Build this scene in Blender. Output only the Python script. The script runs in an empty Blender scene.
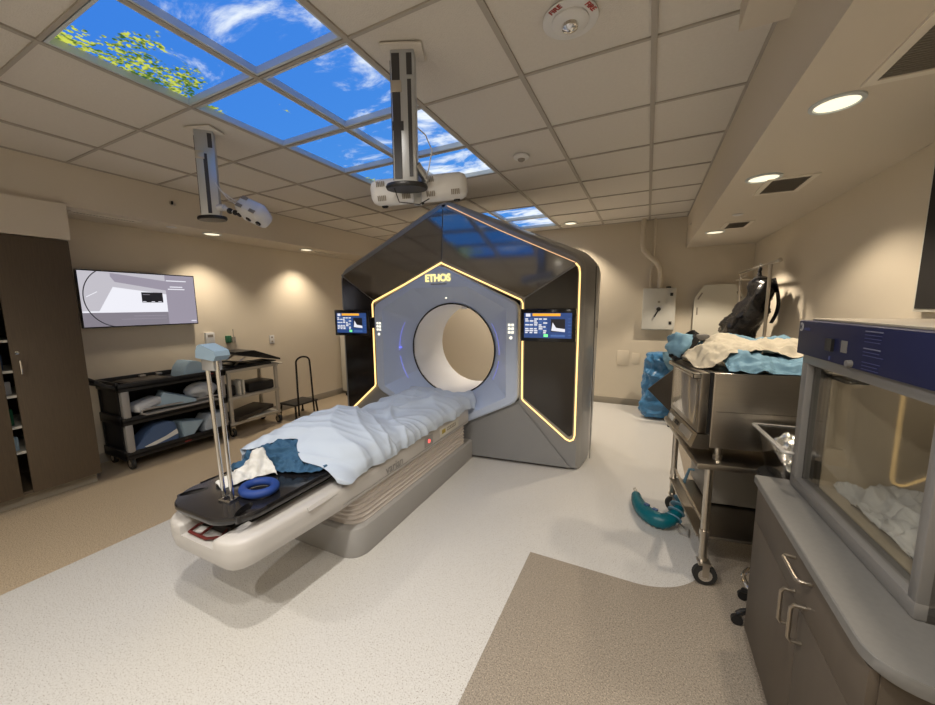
import bpy, bmesh, math, random
from mathutils import Vector, Matrix, noise
random.seed(7)
scn = bpy.context.scene
COL = scn.collection
PI = math.pi
R = math.radians

# ------------------------------------------------------------------ camera
yaw, pitch, roll = R(26.2811), R(7.3121), R(-0.5271)
Fw = Vector((-math.sin(yaw)*math.cos(pitch), math.cos(yaw)*math.cos(pitch), -math.sin(pitch)))
R0 = Vector((math.cos(yaw), math.sin(yaw), 0)); U0 = R0.cross(Fw)
Rt = R0*math.cos(roll)+U0*math.sin(roll); Up = U0*math.cos(roll)-R0*math.sin(roll)
cam_d = bpy.data.cameras.new('camera'); cam = bpy.data.objects.new('camera', cam_d); COL.objects.link(cam)
cam_d.sensor_width = 36; cam_d.lens = 36*362.667/935; cam_d.clip_start = 0.02; cam_d.clip_end = 50
M = Matrix((Rt, Up, -Fw)).transposed().to_4x4(); M.translation = Vector((0, 0, 1.518)); cam.matrix_world = M
scn.camera = cam

# ------------------------------------------------------------------ world, exposure, lamp powers
w = bpy.data.worlds.new('world'); scn.world = w; w.use_nodes = True
w.node_tree.nodes['Background'].inputs[0].default_value = (1, .9, .75, 1)
w.node_tree.nodes['Background'].inputs[1].default_value = .05
scn.view_settings.view_transform = 'Standard'; scn.view_settings.look = 'None'
scn.view_settings.exposure = 0.95; scn.view_settings.gamma = 1
scn.view_settings.use_curve_mapping = False
WARM = (1, .85, .66)
P_SPOT = 40.0      # narrow wall washers
P_REAR = 60.0      # extra unseen downlights, put in to light the near half of the room
SKY_E = .54

# ------------------------------------------------------------------ materials
MATS = {}
def mat(name, col, rough=.5, metal=0, spec=.5, emit=None, es=1, trans=0, coat=0, bump=None, var=None, alpha=1, ior=1.45, sheen=0):
    m = bpy.data.materials.new(name); m.use_nodes = True
    nt = m.node_tree; b = nt.nodes['Principled BSDF']
    b.inputs['Base Color'].default_value = (*col, 1); b.inputs['Roughness'].default_value = rough
    b.inputs['Metallic'].default_value = metal; b.inputs['Specular IOR Level'].default_value = spec
    b.inputs['IOR'].default_value = ior; b.inputs['Sheen Weight'].default_value = sheen
    if emit: b.inputs['Emission Color'].default_value = (*emit, 1); b.inputs['Emission Strength'].default_value = es
    b.inputs['Transmission Weight'].default_value = trans; b.inputs['Coat Weight'].default_value = coat
    b.inputs['Coat Roughness'].default_value = .08
    b.inputs['Alpha'].default_value = alpha
    tc = nt.nodes.new('ShaderNodeTexCoord')
    if var:   # (scale, amount) mottled colour
        n = nt.nodes.new('ShaderNodeTexNoise'); n.inputs['Scale'].default_value = var[0]; n.inputs['Detail'].default_value = 4
        if len(var) > 2:
            mp = nt.nodes.new('ShaderNodeMapping'); mp.inputs['Scale'].default_value = var[2]
            nt.links.new(tc.outputs['Object'], mp.inputs[0]); nt.links.new(mp.outputs[0], n.inputs['Vector'])
        else: nt.links.new(tc.outputs['Object'], n.inputs['Vector'])
        mx = nt.nodes.new('ShaderNodeMix'); mx.data_type = 'RGBA'
        a = var[1]
        mx.inputs['A'].default_value = (*[c*(1-a) for c in col], 1); mx.inputs['B'].default_value = (*[min(1, c*(1+a)) for c in col], 1)
        nt.links.new(n.outputs[0], mx.inputs['Factor']); nt.links.new(mx.outputs['Result'], b.inputs['Base Color'])
    if bump:  # (scale, strength, distance)
        n = nt.nodes.new('ShaderNodeTexNoise'); n.inputs['Scale'].default_value = bump[0]; n.inputs['Detail'].default_value = 3
        nt.links.new(tc.outputs['Object'], n.inputs['Vector'])
        bp = nt.nodes.new('ShaderNodeBump'); bp.inputs['Strength'].default_value = bump[1]; bp.inputs['Distance'].default_value = bump[2]
        nt.links.new(n.outputs[0], bp.inputs['Height']); nt.links.new(bp.outputs[0], b.inputs['Normal'])
    MATS[name] = m
    return m

wall_m = mat('wall_paint', (.66, .59, .475), .75, var=(1.2, .03), bump=(250, .15, .002))
soff_m = mat('soffit_paint', (.63, .57, .48), .75, bump=(250, .15, .002))
tile_m = mat('ceiling_tile', (.66, .625, .575), .9, bump=(160, .5, .004), var=(60, .05))
tbar_m = mat('ceiling_bar', (.40, .365, .32), .6)
base_m = mat('baseboard_vinyl', (.30, .27, .22), .5)
steel = mat('stainless_steel', (.55, .51, .45), .28, 1, var=(8, .08, (1, 1, 12)))
steel_d = mat('dark_stainless', (.33, .30, .26), .3, 1, var=(8, .08, (1, 1, 12)))
chrome = mat('chrome', (.80, .80, .80), .1, 1)
chrome_w = mat('satin_metal', (.62, .58, .52), .3, 1)
alum = mat('column_aluminium', (.55, .58, .62), .35, .8)
alum_d = mat('column_groove', (.05, .05, .055), .5)
white_pl = mat('white_plastic', (.68, .68, .68), .4, var=(6, .02))
cream_pl = mat('cream_plastic', (.62, .60, .53), .45)
black_pl = mat('black_plastic', (.012, .012, .013), .4, bump=(300, .2, .001))
black_gl = mat('black_gloss', (.01, .01, .012), .12)
rubber = mat('rubber', (.02, .02, .02), .7)
gan_grey = mat('gantry_shell_grey', (.25, .255, .265), .35, .25, coat=.3, var=(3, .03))
gan_light = mat('gantry_rim_silver', (.30, .30, .30), .3, .3, coat=.3)
gan_panel = mat('gantry_bronze_panel', (.022, .018, .015), .09, 0, 1, coat=1, ior=2.1)
gan_side = mat('gantry_side_panel', (.020, .016, .013), .16, 0, .5, coat=.3)
gan_bezel = mat('gantry_bezel_blue_grey', (.55, .64, .82), .38, coat=.2, var=(3, .02))
bore_m = mat('bore_liner', (.78, .80, .84), .45)
led_gold = mat('gold_led', (.9, .7, .3), .4, emit=(1, .62, .22), es=.95)
led_text = mat('gold_letter', (.9, .8, .4), .4, emit=(1, .80, .30), es=.6)
led_blue = mat('blue_led', (.1, .15, .9), .4, emit=(.22, .25, 1), es=.45)
led_white = mat('white_led', (.9, .9, .8), .4, emit=(1, .95, .75), es=.6)
led_red = mat('red_led', (.9, .1, .1), .4, emit=(1, .12, .1), es=.7)
led_green = mat('green_led', (.1, .8, .3), .4, emit=(.15, .8, .2), es=.9)
couch_w = mat('couch_shell', (.50, .485, .47), .4, coat=.2)
couch_g = mat('couch_base_grey', (.33, .325, .32), .45, .1)
bellow_m = mat('bellows', (.50, .46, .43), .6)
ink_grey = mat('grey_lettering', (.26, .255, .25), .4)
board_m = mat('carbon_fibre_top', (.012, .012, .014), .22, coat=.5, bump=(400, .08, .001))
sheet_m = mat('pale_blue_sheet', (.49, .57, .69), .85, sheen=.2, bump=(500, .1, .001))
gown_m = mat('blue_gown', (.03, .095, .185), .8, bump=(60, .3, .004))
gownl_m = mat('light_blue_gown', (.15, .285, .39), .75, bump=(60, .25, .004))
towel_m = mat('white_towel', (.68, .68, .66), .9, bump=(200, .5, .003))
cream_c = mat('cream_gown', (.50, .455, .36), .85, bump=(60, .2, .003))
foam_b = mat('blue_foam', (.012, .045, .22), .6, bump=(150, .3, .002))
foam_l = mat('pale_blue_foam', (.32, .44, .54), .7, bump=(150, .2, .002))
foam_n = mat('navy_foam', (.07, .12, .24), .7, bump=(150, .2, .002))
paper_m = mat('grey_white_paper', (.58, .58, .58), .7)
plas_m = mat('clear_film', (.75, .78, .82), .2, trans=.3, bump=(30, .6, .01))
wrap_m = mat('blue_wrap', (.05, .20, .42), .3, spec=.7, bump=(14, .8, .03))
teal_m = mat('teal_vinyl', (.0, .12, .16), .35, bump=(30, .5, .006))
bag_m = mat('black_bag', (.010, .010, .012), .25, spec=.6, bump=(12, .8, .02))
board_b = mat('brown_black_board', (.035, .028, .022), .45)
lam_m = mat('taupe_laminate', (.075, .060, .046), .55, var=(20, .12, (1, 1, .1)))
wood_m = mat('dark_wood_laminate', (.090, .066, .042), .6, var=(26, .25, (6, 6, .3)))
ctop_m = mat('counter_top', (.135, .133, .128), .45, var=(70, .12))
dark_in = mat('dark_recess', (.012, .010, .009), .8)
inc_blue = mat('incubator_blue', (.010, .013, .052), .55, spec=.3)
inc_grey = mat('incubator_frame', (.20, .195, .19), .4, .3)
inc_in = mat('incubator_interior', (.30, .27, .22), .4, .2)
pale_print = mat('pale_print', (.13, .14, .22), .5)
dull_print = mat('dull_print', (.04, .05, .16), .5)
oven_gl = mat('oven_glass', (.27, .24, .20), .1, 0, .8, coat=.5)
panelbox_m = mat('box_enamel', (.58, .57, .52), .5)
lamp_m = mat('lamp_lens', (1, 1, .9), .5, emit=(1, .88, .64), es=.56)
grille_m = mat('vent_grille', (.30, .27, .23), .6)
cart_cr = mat('beige_cart', (.46, .42, .35), .5)
scr_light = mat('screen_light', (0, 0, 0), .3, emit=(.62, .60, .66), es=0.45)
scr_mid = mat('screen_mid', (0, 0, 0), .3, emit=(.34, .31, .38), es=0.50)
scr_low = mat('screen_low', (0, 0, 0), .3, emit=(.24, .22, .26), es=0.50)
scr_wht = mat('screen_white', (0, 0, 0), .3, emit=(.85, .85, .92), es=0.53)
scr_dark = mat('screen_dark', (0, 0, 0), .3, emit=(.012, .012, .016), es=.6)
scr_navy = mat('screen_navy', (0, 0, 0), .3, emit=(.025, .06, .19), es=.6)
scr_blue = mat('screen_blue', (0, 0, 0), .3, emit=(.06, .13, .34), es=.6)
scr_orng = mat('screen_orange', (0, 0, 0), .3, emit=(.95, .42, .03), es=.6)
red_ink = mat('red_ink', (.35, .03, .02), .5)
red_pl = mat('dark_red_plastic', (.10, .012, .01), .4)
green_pl = mat('green_plastic', (.02, .12, .06), .5)
metal_br = mat('bronze_pull', (.34, .30, .25), .3, .9)

def glass(name, tint=(.9, .92, .9), ior=1.45, rough=0.0):
    m = bpy.data.materials.new(name); m.use_nodes = True; nt = m.node_tree
    for n in list(nt.nodes): nt.nodes.remove(n)
    o = nt.nodes.new('ShaderNodeOutputMaterial'); g = nt.nodes.new('ShaderNodeBsdfGlossy'); t = nt.nodes.new('ShaderNodeBsdfTransparent')
    g.inputs['Roughness'].default_value = .03+rough; t.inputs[0].default_value = (*tint, 1)
    lw = nt.nodes.new('ShaderNodeLayerWeight'); lw.inputs['Blend'].default_value = .5
    pw = nt.nodes.new('ShaderNodeMath'); pw.operation = 'POWER'; pw.inputs[1].default_value = 4.5; nt.links.new(lw.outputs['Facing'], pw.inputs[0])
    f0 = ((ior-1)/(ior+1))**2
    fr = nt.nodes.new('ShaderNodeMath'); fr.operation = 'MULTIPLY_ADD'; fr.inputs[1].default_value = 1-f0; fr.inputs[2].default_value = f0; nt.links.new(pw.outputs[0], fr.inputs[0])
    mx = nt.nodes.new('ShaderNodeMixShader')
    nt.links.new(fr.outputs[0], mx.inputs[0]); nt.links.new(t.outputs[0], mx.inputs[1]); nt.links.new(g.outputs[0], mx.inputs[2])
    nt.links.new(mx.outputs[0], o.inputs[0]); return m
glass_m = glass('door_glass', (.86, .86, .84), 1.5)
clear_m = glass('clear_acrylic', (.88, .88, .88), 1.7, .05)

class NT:                                      # tiny helper for maths node trees
    def __init__(s, m): s.nt = m.node_tree
    def n(s, t, **k):
        x = s.nt.nodes.new(t)
        for a, b in k.items(): setattr(x, a, b)
        return x
    def val(s, sock, v):
        if isinstance(v, (int, float)): sock.default_value = v
        else: s.nt.links.new(v, sock)
    def m(s, op, a, b=0.0, c=0.0, clamp=False):
        x = s.n('ShaderNodeMath', operation=op, use_clamp=clamp)
        s.val(x.inputs[0], a); s.val(x.inputs[1], b)
        if op in ('MULTIPLY_ADD', 'SMOOTH_MIN'): s.val(x.inputs[2], c)
        return x.outputs[0]
    def sm(s, v, lo, hi):
        x = s.n('ShaderNodeMapRange', interpolation_type='SMOOTHSTEP')
        s.val(x.inputs['Value'], v); x.inputs['From Min'].default_value = lo; x.inputs['From Max'].default_value = hi
        return x.outputs[0]
    def mix(s, f, a, b):
        x = s.n('ShaderNodeMix', data_type='RGBA'); s.val(x.inputs['Factor'], f)
        for k, v in (('A', a), ('B', b)):
            if isinstance(v, tuple): x.inputs[k].default_value = (*v, 1)
            else: s.nt.links.new(v, x.inputs[k])
        return x.outputs['Result']
    def noise(s, vec, scale, detail=3, rough=.5, dist=0):
        x = s.n('ShaderNodeTexNoise'); s.nt.links.new(vec, x.inputs['Vector']); x.inputs['Scale'].default_value = scale
        x.inputs['Detail'].default_value = detail; x.inputs['Roughness'].default_value = rough; x.inputs['Distortion'].default_value = dist
        return x.outputs[0]

# floor: two vinyl colours laid in a pattern
floor_m = mat('floor_vinyl', (.6, .6, .6), .33, spec=.45)
F_ = NT(floor_m); fb = floor_m.node_tree.nodes['Principled BSDF']
geo = F_.n('ShaderNodeNewGeometry'); sp = F_.n('ShaderNodeSeparateXYZ'); F_.nt.links.new(geo.outputs['Position'], sp.inputs[0])
X, Y = sp.outputs[0], sp.outputs[1]
rr = .37
dx = F_.m('MAXIMUM', F_.m('SUBTRACT', X, .37-rr), 0.0); dy = F_.m('MAXIMUM', F_.m('SUBTRACT', 2.03+rr, Y), 0.0)
dd = F_.m('SUBTRACT', F_.m('SQRT', F_.m('ADD', F_.m('MULTIPLY', dx, dx), F_.m('MULTIPLY', dy, dy))), rr)
inb = F_.m('LESS_THAN', dd, 0.0); inl = F_.m('LESS_THAN', X, -.58); ing = F_.m('GREATER_THAN', X, -3.04)
white = F_.m('MULTIPLY', F_.m('MAXIMUM', inb, inl), ing)
tan = F_.mix(F_.m('GREATER_THAN', X, -2.0), (.50, .405, .285), (.33, .29, .24))
spk = F_.noise(geo.outputs['Position'], 150, 3, .8)
spk2 = F_.noise(geo.outputs['Position'], 190, 1, .5)
wcol = F_.mix(F_.sm(spk, .30, .56), (.47, .46, .44), (.60, .595, .58))
wcol = F_.mix(F_.m('GREATER_THAN', spk2, .66), wcol, (.22, .18, .15))
dark = F_.mix(.7, tan, (.10, .075, .055))
tcol = F_.mix(F_.sm(spk, .36, .56), dark, tan)
tcol = F_.mix(F_.sm(spk2, .60, .72), tcol, (.50, .43, .34))
F_.nt.links.new(F_.mix(white, tcol, wcol), fb.inputs['Base Color'])

# backlit sky picture printed on the ceiling panels
sky_m = bpy.data.materials.new('sky_print'); sky_m.use_nodes = True
S = NT(sky_m)
for n in list(S.nt.nodes): S.nt.nodes.remove(n)
out = S.n('ShaderNodeOutputMaterial'); em = S.n('ShaderNodeEmission'); S.nt.links.new(em.outputs[0], out.inputs[0])
em.inputs['Strength'].default_value = SKY_E
geo = S.n('ShaderNodeNewGeometry'); sp = S.n('ShaderNodeSeparateXYZ'); S.nt.links.new(geo.outputs['Position'], sp.inputs[0])
X, Y = sp.outputs[0], sp.outputs[1]
mp = S.n('ShaderNodeMapping'); mp.inputs['Scale'].default_value = (1.1, 1.9, 1); mp.inputs['Rotation'].default_value = (0, 0, R(35)); mp.inputs['Location'].default_value = (3.35, .2, 0)
S.nt.links.new(geo.outputs['Position'], mp.inputs[0])
c1 = S.noise(mp.outputs[0], 1.7, 8, .62, .5)
bias = S.m('MULTIPLY', S.sm(X, -2.3, -1.2), .13); bias2 = S.m('MULTIPLY', S.sm(Y, 1.6, 3.0), .035)
cl = S.sm(S.m('ADD', S.m('ADD', c1, bias), bias2), .60, .80)
blue = S.mix(S.sm(Y, .5, 3.2), (.045, .215, .74), (.07, .28, .76))
sky = S.mix(cl, blue, (.86, .93, 1.0))
fn = S.noise(geo.outputs['Position'], 3.2, 4, .6, .3)
near = S.sm(S.m('ADD', S.m('MULTIPLY', S.m('ADD', X, 2.47), 1.5), S.m('MULTIPLY', S.m('ABSOLUTE', S.m('SUBTRACT', Y, .98)), .75)), 1.0, .0)
far = S.sm(S.m('ADD', S.m('MULTIPLY', S.m('ADD', X, 2.47), 1.5), S.m('MULTIPLY', S.m('ABSOLUTE', S.m('SUBTRACT', Y, 3.1)), 1.4)), .75, .0)
zone = S.m('ADD', S.m('MAXIMUM', near, far), S.m('MULTIPLY', S.m('SUBTRACT', fn, .5), 2.2))
vo = S.n('ShaderNodeTexVoronoi'); vo.inputs['Scale'].default_value = 52; vo.inputs['Randomness'].default_value = 1
S.nt.links.new(geo.outputs['Position'], vo.inputs['Vector'])
leafd = S.m('ADD', vo.outputs['Distance'], S.m('MULTIPLY', S.m('SUBTRACT', zone, .5), -.6))
leaf = S.sm(leafd, .56, .44)
leaf = S.m('MULTIPLY', leaf, S.sm(zone, .42, .52))
lv = S.noise(geo.outputs['Position'], 42, 2, .6); lv2 = S.noise(geo.outputs['Position'], 9, 2, .5)
lc = S.mix(S.sm(S.m('ADD', S.m('MULTIPLY', lv, .65), S.m('MULTIPLY', lv2, .45)), .46, .66), (.05, .13, .03), (.62, .68, .10))
sky = S.mix(leaf, sky, lc)
S.nt.links.new(sky, em.inputs[0])

# ------------------------------------------------------------------ mesh builder
class B:
    def __init__(s): s.bm = bmesh.new(); s.mats = []
    def _m(s, faces, m):
        if m is None: i = 0
        else:
            if m not in s.mats: s.mats.append(m)
            i = s.mats.index(m)
        for f in faces: f.material_index = i
    def box(s, c, d, rz=0, bev=0, m=None, rot=None):
        r = bmesh.ops.create_cube(s.bm, size=1); vs = r['verts']
        bmesh.ops.scale(s.bm, vec=d, verts=vs)
        fs = list({f for v in vs for f in v.link_faces})
        if bev > 0:
            es = list({e for v in vs for e in v.link_edges})
            q = bmesh.ops.bevel(s.bm, geom=es, offset=bev, segments=2, affect='EDGES', profile=.5)
            fs = [f for f in s.bm.faces if f in set(q['faces'])] + [f for f in fs if f.is_valid]
            vs = list({v for f in fs for v in f.verts})
        if rot is not None: bmesh.ops.transform(s.bm, matrix=rot.to_4x4() if len(rot) == 3 else rot, verts=vs)
        if rz: bmesh.ops.rotate(s.bm, cent=(0, 0, 0), matrix=Matrix.Rotation(rz, 3, 'Z'), verts=vs)
        bmesh.ops.translate(s.bm, vec=c, verts=vs)
        s._m(fs, m); return s
    def bx(s, x0, x1, y0, y1, z0, z1, bev=0, m=None):
        return s.box(((x0+x1)/2, (y0+y1)/2, (z0+z1)/2), (abs(x1-x0), abs(y1-y0), abs(z1-z0)), 0, bev, m)
    def loft(s, loops, cap0=True, cap1=True, m=None, closed=True):
        L = [[s.bm.verts.new(p) for p in lp] for lp in loops]; fs = []
        n = len(L[0])
        for a, b in zip(L, L[1:]):
            for i in range(n if closed else n-1):
                j = (i+1) % n
                try: fs.append(s.bm.faces.new((a[i], a[j], b[j], b[i])))
                except ValueError: pass
        if cap0: fs.append(s.bm.faces.new(list(reversed(L[0]))))
        if cap1: fs.append(s.bm.faces.new(L[-1]))
        s._m(fs, m); return s
    def cyl(s, p0, p1, r, n=16, r2=None, m=None):
        return s.tube([p0, p1], r, n, m=m, r2=r2)
    def tube(s, pts, r, n=8, m=None, r2=None, closed=False):
        pts = [Vector(p) for p in pts]; k = len(pts); loops = []
        up = None
        for i, p in enumerate(pts):
            if closed: t = pts[(i+1) % k]-pts[i-1]
            else: t = pts[min(i+1, k-1)]-pts[max(i-1, 0)]
            t.normalize()
            if up is None: up = t.orthogonal().normalized()
            else: up = (up-t*up.dot(t)).normalized()
            sd = t.cross(up)
            rad = r[i] if isinstance(r, (list, tuple)) else (r if r2 is None else r+(r2-r)*i/(k-1))
            loops.append([p+(up*math.cos(a)+sd*math.sin(a))*rad for a in [2*PI*j/n for j in range(n)]])
        if closed: loops.append(loops[0]); return s.loft(loops, False, False, m)
        return s.loft(loops, True, True, m)
    def prism(s, pts, off, m=None, bev=0):
        off = Vector(off); pts = [Vector(p) for p in pts]
        n0 = len(s.bm.faces)
        s.loft([pts, [p+off for p in pts]], True, True, m)
        return s
    def lathe(s, prof, c=(0, 0, 0), n=24, m=None, axis='Z'):
        loops = []
        for r, z in prof:
            lp = []
            for j in range(n):
                a = 2*PI*j/n; p = Vector((max(r, 1e-4)*math.cos(a), max(r, 1e-4)*math.sin(a), z))
                if axis == 'X': p = Vector((p.z, p.x, p.y))
                if axis == 'Y': p = Vector((p.x, p.z, p.y))
                lp.append(p+Vector(c))
            loops.append(lp)
        return s.loft(loops, True, True, m)
    def ell(s, c, d, m=None, nz=0, seed=0, sc=8):
        r = bmesh.ops.create_icosphere(s.bm, subdivisions=4 if nz else 3, radius=1)
        for v in r['verts']:
            p = Vector((v.co.x*d[0], v.co.y*d[1], v.co.z*d[2]))
            if nz: p += v.co*nz*(noise.ridged_multi_fractal(p*sc+Vector((seed, 0, 0)), 1, 2, 3, 1, 2)-1)
            v.co = p+Vector(c)
        s._m(list({f for v in r['verts'] for f in v.link_faces}), m); return s
    def surf(s, fn, nu, nv, m=None):
        g = [[s.bm.verts.new(fn(i/nu, j/nv)) for j in range(nv+1)] for i in range(nu+1)]; fs = []
        for i in range(nu):
            for j in range(nv): fs.append(s.bm.faces.new((g[i][j], g[i+1][j], g[i+1][j+1], g[i][j+1])))
        s._m(fs, m); return s

def obj(name, b, m=None, parent=None, loc=None, smooth=35, fixn=True):
    me = bpy.data.meshes.new(name)
    if fixn: bmesh.ops.recalc_face_normals(b.bm, faces=b.bm.faces)
    b.bm.to_mesh(me); b.bm.free()
    for mm in (b.mats or [m]): me.materials.append(mm)
    me.shade_smooth(); me.set_sharp_from_angle(angle=R(smooth))
    o = bpy.data.objects.new(name, me); COL.objects.link(o)
    if parent: o.parent = parent
    if loc: o.location = loc
    return o
def tag(o, label=None, cat=None, group=None, kind=None):
    if label: o['label'] = label
    if cat: o['category'] = cat
    if group: o['group'] = group
    if kind: o['kind'] = kind
    return o
def thing(name, label, cat, loc=(0, 0, 0), rz=0, group=None):
    o = bpy.data.objects.new(name, None); COL.objects.link(o); o.location = loc; o.rotation_euler = (0, 0, rz)
    o.empty_display_size = .05
    return tag(o, label, cat, group)
def struct(name, b, m, parent=None, smooth=35):
    o = obj(name, b, m, parent, smooth=smooth)
    if not parent: o['kind'] = 'structure'
    return o
def text_mesh(name, s, size, m, parent, mtx, ext=.001, bold=0, sx=1):
    cu = bpy.data.curves.new(name, 'FONT'); cu.body = s; cu.size = size; cu.extrude = ext; cu.offset = bold
    cu.align_x = 'CENTER'; cu.align_y = 'CENTER'
    t = bpy.data.objects.new(name, cu); COL.objects.link(t)
    bpy.context.view_layer.update()
    me = bpy.data.meshes.new_from_object(t.evaluated_get(bpy.context.evaluated_depsgraph_get()))
    bpy.data.objects.remove(t); bpy.data.curves.remove(cu)
    me.transform(Matrix.Diagonal((sx, 1, 1, 1))); me.transform(mtx)
    me.materials.clear(); me.materials.append(m)
    o = bpy.data.objects.new(name, me); COL.objects.link(o); o.parent = parent
    return o
def frame(ex, ey, o):                          # matrix with given x axis, y axis and origin
    ex, ey = Vector(ex).normalized(), Vector(ey).normalized(); ez = ex.cross(ey)
    mm = Matrix((ex, ey, ez)).transposed().to_4x4(); mm.translation = Vector(o); return mm
def cr(p0, p1, p2, p3, t):
    return .5*((2*p1)+(p2-p0)*t+(2*p0-5*p1+4*p2-p3)*t*t+(3*p1-p0-3*p2+p3)*t*t*t)
def cloth(ctrl, amp=.012, sc=6, seed=0, stretch=(1, 1, 1), fine=.3, floor=None):
    C = [[Vector(p) for p in row] for row in ctrl]; nr, nc = len(C), len(C[0])
    def row(r, v):
        x = v*(nc-1); i = min(int(x), nc-2); t = x-i; g = lambda k: r[max(0, min(nc-1, k))]
        return cr(g(i-1), g(i), g(i+1), g(i+2), t)
    def base(u, v):
        x = u*(nr-1); i = min(int(x), nr-2); t = x-i; g = lambda k: row(C[max(0, min(nr-1, k))], v)
        return cr(g(i-1), g(i), g(i+1), g(i+2), t)
    def fn(u, v):
        p = base(u, v); e = 1e-3
        a = base(min(1, u+e), v)-base(max(0, u-e), v); b = base(u, min(1, v+e))-base(u, max(0, v-e))
        n = a.cross(b)
        n = n.normalized() if n.length > 1e-12 else Vector((0, 0, 1))
        if n.z < 0 and abs(n.z) > .05: n = -n
        q = Vector((p.x*stretch[0], p.y*stretch[1], p.z*stretch[2]))
        h = noise.ridged_multi_fractal(q*sc+Vector((seed, seed*.37, 0)), .9, 2.1, 4, 1.0, 2.0)-1.1
        h2 = noise.noise(q*sc*2.7+Vector((seed, 9, 3)))
        p = p+n*(amp*h+amp*fine*h2)
        if floor is not None and p.z < floor: p.z = floor
        return p
    return fn
def solid(o, t=.003, sub=0):
    md = o.modifiers.new('thickness', 'SOLIDIFY'); md.thickness = t; md.offset = 0
    if sub: m2 = o.modifiers.new('sub', 'SUBSURF'); m2.levels = m2.render_levels = sub
    return o

# ------------------------------------------------------------------ room shell
XL, XR, YB, YN, ZC = -4.8, 1.2, 5.9, -1.6, 2.694
FXL, FXR, ZSR, ZSL = -4.27, .433, 2.28, 2.35
b = B(); b.bx(XL-.1, XR+.1, YN-.1, YB+.1, -.1, 0); struct('floor', b, floor_m)
b = B(); b.bx(XL-.1, XL, YN-.1, YB+.1, 0, 2.95); struct('wall_left', b, wall_m)
b = B(); b.bx(XR, XR+.1, YN-.1, YB+.1, 0, 2.95); struct('wall_right', b, wall_m)
b = B(); b.bx(XL, XR, YB, YB+.1, 0, 2.95); struct('wall_back', b, wall_m)
b = B(); b.bx(XL, XR, YN-.1, YN, 0, 2.95); struct('wall_near', b, wall_m)
b = B(); b.bx(XL, FXL, YN, YB, ZSL, ZC+.05, 0); struct('trim_1', b, soff_m)
b = B(); b.bx(FXR, XR, YN, YB, ZSR, ZC+.05, 0); struct('trim_2', b, soff_m)
b = B(); b.bx(XL, FXL+.06, YN, 1.30, 2.075, ZSL+.002); struct('trim_3', b, soff_m)     # bulkhead over the tall cabinet
b = B(); b.bx(.275, FXR, YN, 1.93, 2.60, ZC+.02); struct('trim_4', b, soff_m)           # step in the ceiling beside the right soffit
b = B(); b.bx(XL, XR, YB-.012, YB, 0, .10, .003); struct('baseboard_back', b, base_m)
b = B(); b.bx(XL, XL+.012, 1.3, YB-.012, 0, .10, .003); struct('baseboard_left', b, base_m)
b = B(); b.bx(XR-.012, XR, YN, YB-.012, 0, .10, .003); struct('baseboard_right', b, base_m)
GX0, GY0, T = -.6403, 1.3561, .61
xs = [FXL]+[GX0+T*k for k in range(-5, 2)]+[FXR]
ys = [YN]+[GY0+T*k for k in range(-4, 8)]+[YB]
def is_sky(i, j):
    cx = (xs[i]+xs[i+1])/2; cy = (ys[j]+ys[j+1])/2
    return (-2.48 < cx < -1.24) and (.74 < cy < 3.19 or 4.40 < cy < 5.63)
b = B(); skies = []
for i in range(len(xs)-1):
    for j in range(len(ys)-1):
        if is_sky(i, j): skies.append((i, j)); continue
        b.bx(xs[i]+.004, xs[i+1]-.004, ys[j]+.004, ys[j+1]-.004, ZC+.006, ZC+.02, 0)
b.bx(FXL, FXR, YN, YB, ZC+.16, ZC+.2)
struct('ceiling', b, tile_m)
b = B()
for x in xs: b.bx(x-.013, x+.013, YN, YB, ZC-.004, ZC+.012)
for y in ys:
    for i in range(len(xs)-1): b.bx(xs[i]+.013, xs[i+1]-.013, y-.008, y+.008, ZC-.002, ZC+.012)
struct('trim_5', b, tbar_m)
# backlit panels, one thing each
frame_m = mat('skylight_frame', (.55, .60, .62), .45)
rows = {0: 'nearest', 1: 'second', 2: 'third', 3: 'farthest'}
for (i, j) in skies:
    x0, x1, y0, y1 = xs[i], xs[i+1], ys[j], ys[j+1]; cx, cy = (x0+x1)/2, (y0+y1)/2
    side = 'left' if cx < -1.86 else 'right'
    if cy < 3.3:
        k = rows[int(round((cy-1.05)/T))]
        lab = 'backlit blue sky ceiling panel, %s row of the large array, %s column' % (k, side)
        if k == 'nearest' and side == 'left': lab = 'sky ceiling panel filled with yellow-green leaves, near end of the large array'
        if k == 'nearest' and side == 'right': lab = 'sky ceiling panel with streaky white clouds, near end of the large array'
    else:
        k = 'near' if cy < 5.0 else 'far'
        lab = 'sky ceiling panel of the small array behind the scanner, %s row, %s column' % (k, side)
    t = thing('skylight_panel', lab, 'ceiling light panel', (cx, cy, ZC), 0, 'backlit sky panels in the ceiling')
    h = T/2-.014
    f = B()
    for sx in (-1, 1):
        f.bx(sx*h-sx*.012, sx*h, -h, h, .0, .045); f.bx(-h+.012, h-.012, sx*h-sx*.012, sx*h, .0, .045)
    obj('frame', f, frame_m, t)
    p = B(); p.bx(-h+.013, h-.013, -h+.013, h-.013, .034, .042); obj('diffuser', p, sky_m, t)

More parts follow.
